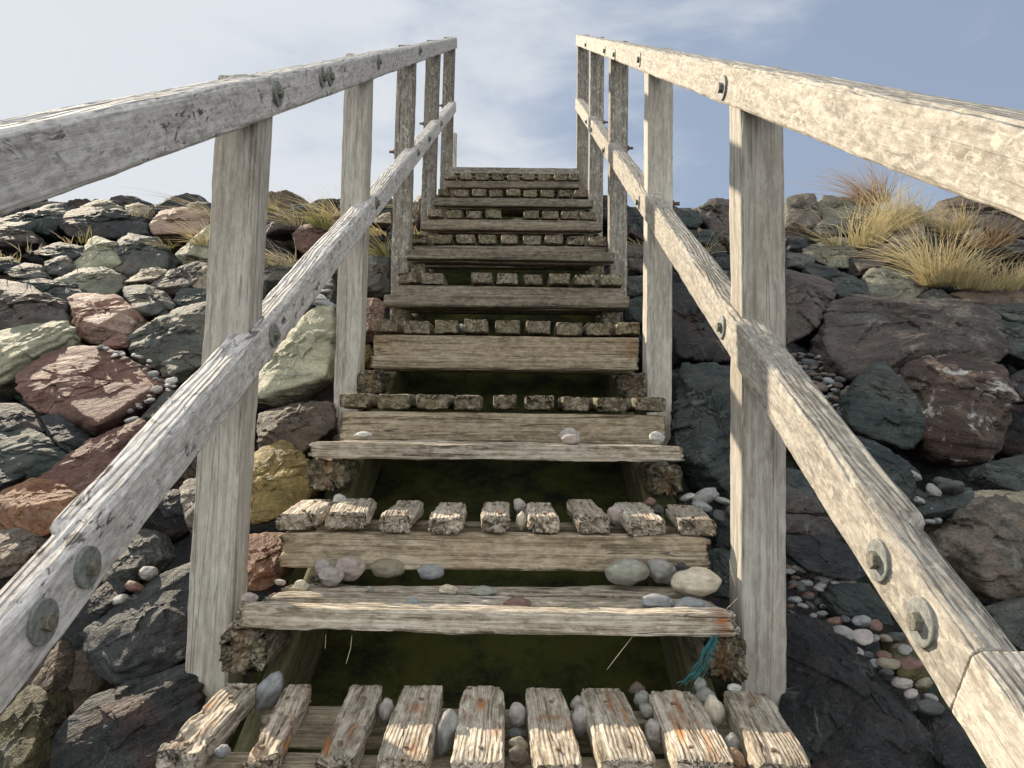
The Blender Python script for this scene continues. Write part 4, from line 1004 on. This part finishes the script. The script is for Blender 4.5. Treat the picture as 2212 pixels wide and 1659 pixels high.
PV0 = [
('L',722,1228,235,125,'blue','big blue grey pebble with a dent leaning at the left post foot',58),
('L',1378,1338,150,92,'mauve','mauve pebble between the third and fourth blocks',80),
('L',1710,1470,255,125,'grey','long grey pebble between the fourth and fifth blocks',78),
('L',465,1565,80,74,'blue','small grey pebble low down between the first two blocks',0),
('Q',430,1368,96,128,'mauve','mauve pebble topmost between the two centre blocks',0),
('Q',430,1478,94,82,'dark','dark pebble second between the two centre blocks',0),
('Q',442,1525,112,80,'olive','olive brown pebble third between the two centre blocks',-20),
('Q',438,1592,116,100,'brown','dark brown pebble lowest between the two centre blocks',0),
('Q',775,1302,86,96,'mauve','purple grey pebble behind, between the sixth and seventh blocks',0),
('Q',790,1392,102,172,'mauve','grey upright pebble between the sixth and seventh blocks',0),
('Q',1105,1218,92,84,'brown','brown pebble at the back between the seventh and eighth blocks',0),
('Q',1130,1278,96,92,'grey','grey brown pebble second between the seventh and eighth blocks',0),
('Q',1165,1344,96,88,'green','pale olive pebble in the sun between the seventh and eighth blocks',0),
('Q',1197,1465,102,150,'mauve','square ended mauve pebble between the seventh and eighth blocks',5),
('Q',1487,1260,118,110,'grey','grey pebble in shade between the last two blocks',0),
('Q',1535,1342,116,190,'cream','cream upright pebble in the sun between the last two blocks',8),
('Q',1630,1522,86,104,'grey','round grey pebble low between the last two blocks',0),
('Q',1662,1605,70,130,'orange','orange brown pebble lowest between the last two blocks',25),
('Q',1460,1192,64,84,'white','small pale pebble under the teal rope',0),
]
for (zm, x, y, w, h, col, lab, ang) in PV0: pv(zm, x, y, w, h, 1, col, lab, ang, zplane=T0)
pv('Q', 1650, 1210, 82, 44, 1.33, 'white', 'small white pebble lying on the last block beneath the rotten bearer')
# loose beach pebbles in the hollows
G2 = 'beach pebbles in the hollows between boulders'
def heap(zm, poly, n, label, s0, rmin, rmax, cols):
    rg = random.Random(hash(label) % 1000 if False else len(label)*7+n)
    xs = [p[0] for p in poly]; ys = [p[1] for p in poly]; done = 0; tries = 0; got = []
    while done < n and tries < n*60:
        tries += 1; x = rg.uniform(min(xs), max(xs)); y = rg.uniform(min(ys), max(ys)); ins = False; j = len(poly)-1
        for i in range(len(poly)):
            if (poly[i][1] > y) != (poly[j][1] > y) and x < (poly[j][0]-poly[i][0])*(y-poly[i][1])/(poly[j][1]-poly[i][1])+poly[i][0]: ins = not ins
            j = i
        if not ins: continue
        px, py = zpx(zm, x, y); c = at_slope(px, py, s0); a = rmin+(rmax-rmin)*rg.random()**2
        if any((c-q).length < (a+b)*.72 for q, b in got): continue
        got.append((c, a))
        c = c+Vector((0, 0, rg.uniform(-.01, .012)))
        pebble(c, a, a*rg.uniform(.6, .95), a*rg.uniform(.35, .6), 0, rg.choice(cols), label, G2, k=6+rg.randrange(8), rot=(.3+rg.uniform(-.35, .35), rg.uniform(-.35, .35), rg.uniform(0, 6.28)))
        done += 1
cols = ['grey', 'dark', 'blue', 'brown', 'red', 'dark', 'grey', 'dark', 'brown', 'dark', 'blue']  # dark-weighted mix, shade of the hollows put into the pebble colours
heap('4', [(332,690),(480,720),(620,770),(640,810),(500,830),(520,960),(430,945),(332,930)], 46, 'small beach pebble in the heap beside the nearest right post', -1.40, .012, .030, cols)
heap('4', [(520,955),(700,955),(850,1000),(900,1150),(1010,1300),(1000,1420),(900,1330),(740,1180),(600,1060)], 60, 'reddish or grey beach pebble in the heap under the lower right rail', -1.36, .014, .032, ['red', 'brown', 'grey', 'dark', 'dark', 'brown', 'mauve', 'grey', 'red', 'blue', 'dark', 'olive'])
heap('3', [(395,1180),(560,1200),(640,1300),(725,1400),(712,1600),(640,1560),(480,1330),(395,1260)], 60, 'grey blue beach pebble in the dark hollow beside the largest boulder', -1.46, .014, .042, ['grey', 'dark', 'dark', 'blue', 'dark', 'brown', 'brown'])
heap('5', [(560,170),(780,215),(780,270),(600,330),(560,300)], 5, 'grey pebble on the ledge under the rusty brown boulder', -1.36, .025, .05, ['dark', 'grey'])
heap('5', [(560,360),(700,380),(690,420),(600,410)], 8, 'pebble on the ledge beside the notch of the lower right rail', -1.38, .014, .03, ['grey', 'dark', 'blue'])
heap('d', [(130,880),(260,890),(430,950),(435,1060),(300,1010),(150,960)], 16, 'blue grey beach pebble beside the right end of the block row', -1.30, .02, .045, ['blue', 'dark', 'grey', 'white'])
heap('1', [(700,1030),(780,1080),(930,1190),(960,1240),(860,1300),(720,1420),(700,1380),(880,1250),(760,1130)], 22, 'small beach pebble around the edge of the flat red slab', -1.37, .012, .026, ['grey', 'white', 'brown', 'mauve', 'blue'])
heap('1', [(520,1015),(640,1035),(720,1060),(700,1090),(560,1040)], 7, 'small pale pebble above the flat red slab', -1.34, .012, .03, ['white', 'grey', 'blue'])
heap('a', [(600,1150),(760,1120),(780,1260),(720,1300),(600,1290)], 8, 'blue white pebble on top of the big pale green slab', -1.28, .03, .055, ['white', 'blue', 'grey'])
heap('2', [(600,760),(640,740),(770,660),(790,680),(700,760),(610,815)], 6, 'pebble wedged under the speckled boulder by the lower left rail', -1.36, .02, .035, ['grey', 'red', 'mauve'])

# ------------------------------------------------------------------ grass
def tuft(zm, x, y, hpx, n, mat, label, lean=(-.5, 0, 0), spread=.5, s0=-1.32, wid=.0034, base=.06, name='grass_tuft', droop=.8, Y=None):
    px, py = zpx(zm, x, y); c = at_slope(px, py, s0) if Y is None else atY(px, py, Y)
    hpx = hpx/ZM[zm][2]/1.1573; H = hpx*c.y/FPX
    rg = np.random.RandomState(int(x*3+y)); seg = 7
    az = rg.rand(n)*2*np.pi; tl = np.abs(rg.randn(n))*spread
    d = np.stack([np.cos(az)*tl, np.sin(az)*tl, np.ones(n)], 1)+np.array(lean)[None]*(.5+.8*rg.rand(n))[:, None]*.6
    d /= np.linalg.norm(d, axis=1)[:, None]
    root = np.stack([np.cos(az), np.sin(az), np.zeros(n)], 1)*(rg.rand(n)**.6*base)[:, None]
    root[:, 2] = -.03
    Ln = H*(.35+.95*rg.rand(n)**1.3); ln = np.array(lean)+rg.randn(n, 3)*[[.45, .45, .1]]
    sdv = np.cross(d, np.array([0, 1, .3])+rg.randn(n, 3)*.5); sdv /= np.linalg.norm(sdv, axis=1)[:, None]
    V = np.zeros((n, seg+1, 2, 3)); G = np.zeros((n, seg+1, 2, 3)); dd = droop*(.4+1.1*rg.rand(n))
    tone = rg.rand(n)
    for k in range(seg+1):
        t = k/seg
        p = root+d*(Ln*t)[:, None]+(np.stack([ln[:, 0]*.6, ln[:, 1]*.6, np.full(n, -.5)], 1)+d*[.5, .5, 0])*(Ln*dd*t*t)[:, None]*.8
        w = wid*(1-t**1.6)*(.6+.7*tone)+.0004
        V[:, k, 0] = p-sdv*w[:, None]/2; V[:, k, 1] = p+sdv*w[:, None]/2
        G[:, k, :, 0] = t; G[:, k, :, 1] = tone[:, None]
    idx = np.arange(n*(seg+1)*2).reshape(n, seg+1, 2)
    F = np.stack([idx[:, :-1, 0], idx[:, :-1, 1], idx[:, 1:, 1], idx[:, 1:, 0]], -1).reshape(-1, 4)
    o = mesh_obj(name, V.reshape(-1, 3), [F], mat, None, True, {'gt': G.reshape(-1, 3)})
    o.location = c
    return tag(o, label, 'grass', 'marram grass tufts among the boulders')
LW = (-.55, .0, 0)
TU = [
('3', 860, 330, 420, 620, G_RED, 'russet dry grass clump against the sky under the right handrail', (-.6,0,0), .55),
('3', 800, 560, 420, 420, G_STRAW, 'tall straw tuft with green blades in front of the russet clump', (.25,0,0), .28),
('3', 960, 470, 400, 520, G_STRAW, 'tall straw tuft just right of the russet clump', (-.1,0,0), .45),
('3', 1080, 440, 260, 420, G_THATCH, 'grey matted grass lying behind the big straw tuft', (-.8,0,0), .5),
('3', 1230, 770, 470, 950, G_STRAW, 'biggest straw tuft, in the middle of the right slope', (.05,0,0), .42),
('3', 1120, 690, 360, 350, G_STRAW, 'loose straw tuft leaning left beside the biggest one', (-.6,0,0), .55),
('3', 1360, 790, 330, 300, G_STRAW, 'loose straw tuft right of the biggest straw tuft', (.4,0,0), .5),
('3', 1520, 800, 300, 420, G_STRAW, 'low orange straw tuft near the right edge', (.2,0,0), .6),
('3', 1640, 790, 260, 260, G_STRAW, 'sparse straw tuft at the right edge', (.3,0,0), .6),
('3', 1300, 480, 240, 350, G_STRAW, 'straw tuft under the right handrail, upper right', (-.3,0,0), .6),
('3', 1500, 560, 240, 350, G_RED, 'orange dry tuft under the right handrail near the edge', (.1,0,0), .6),
('3', 620, 560, 260, 90, G_STRAW, 'thin arching straws left of the tall straw tuft', (-.9,0,0), .5),
('1', 460, 425, 150, 34, G_GREEN, 'thin green tuft in front of the wide dark purple boulder', (-.05,0,0), .25),
('1', 390, 430, 90, 22, G_STRAW, 'sparse dry blades beside the thin green tuft', (-.2,0,0), .6),
('1', 760, 285, 80, 90, G_THATCH, 'dry tuft on the skyline beside the small tan boulder', (-.4,0,0), .6),
('1', 570, 220, 50, 16, G_THATCH, 'a few wispy blades on the skyline above the grey green boulder', (-.8,0,0), .3),
('1', 1150, 300, 230, 120, G_THATCH, 'windblown pale blades on the skyline left of the nearest left post', (-1.6,0,.1), .4),
('1', 1120, 440, 210, 110, G_STRAW, 'arching straw blades over the salmon pink boulder', (-.6,0,0), .6),
('1', 900, 450, 80, 70, G_GREEN, 'low green moss grass beneath the salmon pink boulder', (-.6,0,0), .8),
('1', 50, 520, 90, 30, G_STRAW, 'short dry blades at the left edge', (0,0,0), .4),
('1', 160, 480, 90, 36, G_THATCH, 'short grey blades near the left edge', (0,0,0), .7),
('a', 150, 300, 330, 330, G_GREEN, 'tall windblown tuft just right of the nearest left post', (-.5,0,0), .6),
('a', 380, 420, 330, 150, G_STRAW, 'sparse tuft between the two tufts at the left crest', (-.7,0,0), .6),
('a', 700, 460, 380, 420, G_GREEN, 'yellow green tuft left of the second left post', (-.35,0,0), .55),
('a', 880, 420, 380, 260, G_STRAW, 'tuft hidden behind the second left post', (-.5,0,0), .55),
('a', 250, 830, 300, 520, G_THATCH, 'matted thatch of dead grass beside the bright red rock', (-1.0,-.2,-.25), .9),
('a', 1330, 760, 330, 170, G_GREEN, 'yellow green drooping tuft between the second and third left posts', (-.7,0,0), .5),
('a', 1280, 520, 160, 160, G_STRAW, 'straw tuft behind the third left post', (-.7,0,0), .6),
('a', 1640, 300, 330, 110, G_THATCH, 'wispy tuft between the third and fourth left posts', (-1.0,0,0), .5),
('a', 1620, 520, 150, 60, G_STRAW, 'short straws beside the fourth block row', (-.2,0,0), .5),
('c', 640, 470, 170, 40, G_STRAW, 'few straws over the shadowed boulder behind the lower right rail', (.8,0,-.3), .6),
('c', 150, 420, 120, 40, G_STRAW, 'straws between the second and third right posts', (-.6,0,0), .6),
]
for (zm, x, y, h, n, mat, lab, lean, sp) in TU:
    if zm == '3': h = h*.8
    if zm == 'a': h = h*1.1; lean = (lean[0]*1.5, 0, 0); n = int(n*.6)
    tuft(zm, x, y, h, int(n*(.5 if n < 600 else .42)), mat, lab, lean, sp, base=.10 if n > 300 else .05)

# ------------------------------------------------------------------ small things on the stairs
def tube(name, pts, r, mat, sides=6, parent=None):
    pts = [Vector(p) for p in pts]; V = []; F = []
    for i, p in enumerate(pts):
        d = (pts[min(i+1, len(pts)-1)]-pts[max(i-1, 0)]).normalized(); u = d.orthogonal().normalized(); v = d.cross(u)
        rad = r*(1 if 0 < i < len(pts)-1 else .5)
        for k in range(sides): a = 2*math.pi*k/sides; V.append(tuple(p+u*rad*math.cos(a)+v*rad*math.sin(a)))
    for i in range(len(pts)-1):
        for k in range(sides): F.append((i*sides+k, i*sides+(k+1) % sides, (i+1)*sides+(k+1) % sides, (i+1)*sides+k))
    return V, F
def strands(name, paths, r, mat, label, cat):
    V = []; F = []
    for p in paths:
        v, f = tube(name, p, r, mat); F += [tuple(i+len(V) for i in q) for q in f]; V += v
    o = mesh_obj(name, V, [np.array(F)], mat); recenter(o); return tag(o, label, cat)
# frayed teal rope hanging from the right bearer
rp = random.Random(5); paths = []
way = [(1548,928), (1530,975), (1495,1030), (1490,1080), (1440,1140), (1400,1190), (1375,1220)]
for s in range(15):
    off = Vector((rp.uniform(-.007, .007), rp.uniform(-.006, .006), rp.uniform(-.007, .007))); end = rp.uniform(.6, 1)
    pts = []
    for i, (x, y) in enumerate(way):
        if i/(len(way)-1) > end+.1: break
        px, py = zpx('Q', x, y); p = atY(px, py, 1.375)
        pts.append(p+off*(1.0+.7*i/3*abs(math.sin(i+s)))+Vector((rp.uniform(-.002, .002), 0, rp.uniform(-.002, .002))))
    sm = []
    for i in range(len(pts)-1):
        for k in range(4): sm.append(pts[i].lerp(pts[i+1], k/4)+Vector((.001*math.sin(s+i*3+k), .001*math.cos(2*s+k*2+i), 0)))
    paths.append(sm+[pts[-1]])
strands('rope', paths, .0007, M_ROPE, 'frayed turquoise rope hanging from the rotten bearer at the right', 'rope')
def stick(zm, pts, Y, r, mat, label, cat='straw', name='straw'):
    P = []
    for (x, y) in pts: px, py = zpx(zm, x, y); P.append(atY(px, py, Y))
    sm = []
    for i in range(len(P)-1):
        for k in range(3): sm.append(P[i].lerp(P[i+1], k/3))
    strands(name, [sm+[P[-1]]], r, mat, label, cat)
stick('L', [(1188,915),(1180,990),(1155,1075)], 1.42, .0009, M_STRAW, 'long pale straw hanging under the plank step at left')
stick('L', [(1042,910),(1040,960),(1038,990)], 1.42, .0007, M_STRAW, 'short pale straw hanging left of the long one')
stick('Q', [(1085,915),(1010,1010),(935,1108)], 1.42, .0010, M_STRAW, 'slanting pale straw hanging under the plank step at right')
stick('Q', [(1668,705),(1640,735),(1605,768)], 1.44, .0009, M_STRAW, 'straw at the right end of the plank step')
stick('Q', [(1622,490),(1635,560),(1655,640)], 1.52, .0010, M_STRAW, 'straw leaning on the nearest right post')
stick('Q', [(1385,1490),(1390,1540)], 1.2, .0008, M_STRAW, 'tiny straw between the last blocks')
# dry seaweed scraps on the plank step
for (zm, x, y, lab) in (('L', 985, 610, 'black scrap of dry seaweed beside the mauve pebbles'), ('Q', 1480, 690, 'black dry seaweed under the big cream pebble'), ('L', 170, 1590, 'black seaweed curl at the broken end of the first block')):
    px, py = zpx(zm, x, y); c = atY(px, py, 1.58 if y < 1000 else 1.12); ps = []
    for s in range(12):
        p = c+Vector((rp.uniform(-.02, .02), rp.uniform(-.01, .01), rp.uniform(-.006, .004))); q = [p]
        for k in range(6): p = p+Vector((rp.uniform(-.008, .008), rp.uniform(-.004, .004), rp.uniform(-.004, .005))); q.append(p)
        ps.append(q)
    strands('seaweed', ps, .0011, M_WEED, lab, 'seaweed')
# little post behind the top of the stairs
c = atY(981, 288, 6.35); c2 = Vector((c.x, 6.35, c.z-.6))
o = beam('round_post', c2, c, .055, .055, W_POST, None, up=(0, -1, 0), r=.026, nper=40, du=.04, ridge=.001, wear=.4)
recenter(o); tag(o, 'short round grey post standing behind the top of the stairs at left', 'post')

# ------------------------------------------------------------------ light
to_sun = Vector((-1, 1.2, .79)).normalized()
sd_ = bpy.data.lights.new('sun', 'SUN'); sun = bpy.data.objects.new('sun', sd_); C.objects.link(sun)
sd_.energy = 4.5; sd_.angle = math.radians(.5); sd_.color = (1, .86, .67)
sun.rotation_euler = (-to_sun).to_track_quat('-Z', 'Y').to_euler()
sun.location = (-5, 6, 6)
W = bpy.data.worlds.new('World'); S.world = W; W.use_nodes = True
nt = W.node_tree; nt.nodes.clear()
def wn(ty, **k):
    x = nt.nodes.new(ty)
    for a, b in k.items(): setattr(x, a, b)
    return x
def wl(a, b): nt.links.new(a, b)
out = wn('ShaderNodeOutputWorld'); bg = wn('ShaderNodeBackground'); bg.inputs['Strength'].default_value = .064
wl(bg.outputs[0], out.inputs[0])
sky = wn('ShaderNodeTexSky', sky_type='NISHITA', sun_disc=False)
sky.sun_elevation = math.asin(to_sun.z); sky.sun_rotation = math.atan2(to_sun.x, to_sun.y)
sky.air_density = 1.0; sky.dust_density = 1.0; sky.ozone_density = 2.0
tc = wn('ShaderNodeTexCoord'); V = tc.outputs['Generated']
def wnoise(v, sc, det, rough, dist=0):
    n = wn('ShaderNodeTexNoise'); n.inputs['Scale'].default_value = sc; n.inputs['Detail'].default_value = det; n.inputs['Roughness'].default_value = rough
    n.inputs['Distortion'].default_value = dist; wl(v, n.inputs['Vector']); return n.outputs['Fac']
def wmap(v, sc, rot=(0,0,0), loc=(0,0,0)):
    m = wn('ShaderNodeMapping'); m.inputs['Scale'].default_value = sc; m.inputs['Rotation'].default_value = rot; m.inputs['Location'].default_value = loc; wl(v, m.inputs['Vector']); return m.outputs[0]
def wmath(op, a, b):
    x = wn('ShaderNodeMath', operation=op)
    for i, v in enumerate((a, b)):
        if hasattr(v, 'is_output'): wl(v, x.inputs[i])
        else: x.inputs[i].default_value = v
    return x.outputs[0]
def wmr(v, a, b, c, d, clamp=True):
    m = wn('ShaderNodeMapRange', clamp=clamp, interpolation_type='SMOOTHSTEP'); wl(v, m.inputs[0])
    for i, q in enumerate((a, b, c, d)): m.inputs[i+1].default_value = q
    return m.outputs[0]
sx_ = wn('ShaderNodeSeparateXYZ'); wl(V, sx_.inputs[0])
cl = wnoise(wmap(V, (1.0, 1.0, 2.6), (0, .35, 0)), 2.3, 7, .52, .5)
cl2 = wnoise(wmap(V, (1.2, 1.2, 3.2), (0, .35, 0), (3, 1, 2)), 6.5, 6, .55, .4)
side = wmr(sx_.outputs[0], -.55, .35, .25, -.04)       # more cloud on the left
back = wmr(sx_.outputs[1], .3, -.4, 0, .25)           # extra unseen cloud behind the viewer, added to fill camera-facing shade
m = wmath('ADD', wmath('ADD', wmath('ADD', cl, wmath('MULTIPLY', cl2, .34)), side), back)
mask = wmr(m, .55, .93, .10, .97)
def wmix(f, a, b):
    x = wn('ShaderNodeMix', data_type='RGBA')
    for s_, v in ((x.inputs[0], f), (x.inputs[6], a), (x.inputs[7], b)):
        if hasattr(v, 'is_output'): wl(v, s_)
        elif hasattr(v, '__len__'): s_.default_value = (*v, 1)
        else: s_.default_value = v
    return x.outputs[2]
bb = wmr(sx_.outputs[1], .2, -.5, 1.0, 2.0)  # brightens that added cloud as fill for faces turned to the camera
cc = wn('ShaderNodeVectorMath', operation='SCALE'); cc.inputs[0].default_value = (6.1, 6.4, 6.75); wl(bb, cc.inputs['Scale'])
# thin veil of blue grey air in front of the Nishita sky
base = wmix(.72, sky.outputs[0], (2.45, 3.05, 4.15))
warm = wmix(wmr(sx_.outputs[1], .2, -.5, 0, 1), (1, 1, 1), (1.02, 1.0, .95))
ctint = wn('ShaderNodeVectorMath', operation='MULTIPLY'); wl(cc.outputs[0], ctint.inputs[0]); wl(warm, ctint.inputs[1])
wl(wmix(mask, base, ctint.outputs[0]), bg.inputs['Color'])

S.view_settings.view_transform = 'Standard'; S.view_settings.look = 'None'; S.view_settings.gamma = 1
S.view_settings.exposure = .95; S.view_settings.use_curve_mapping = False
S.render.engine = 'CYCLES'
S.cycles.max_bounces = 3; S.cycles.diffuse_bounces = 3; S.cycles.glossy_bounces = 1
S.cycles.use_adaptive_sampling = True; S.cycles.adaptive_threshold = .02
print('objects', len(S.objects), 'boulders', NR[0])
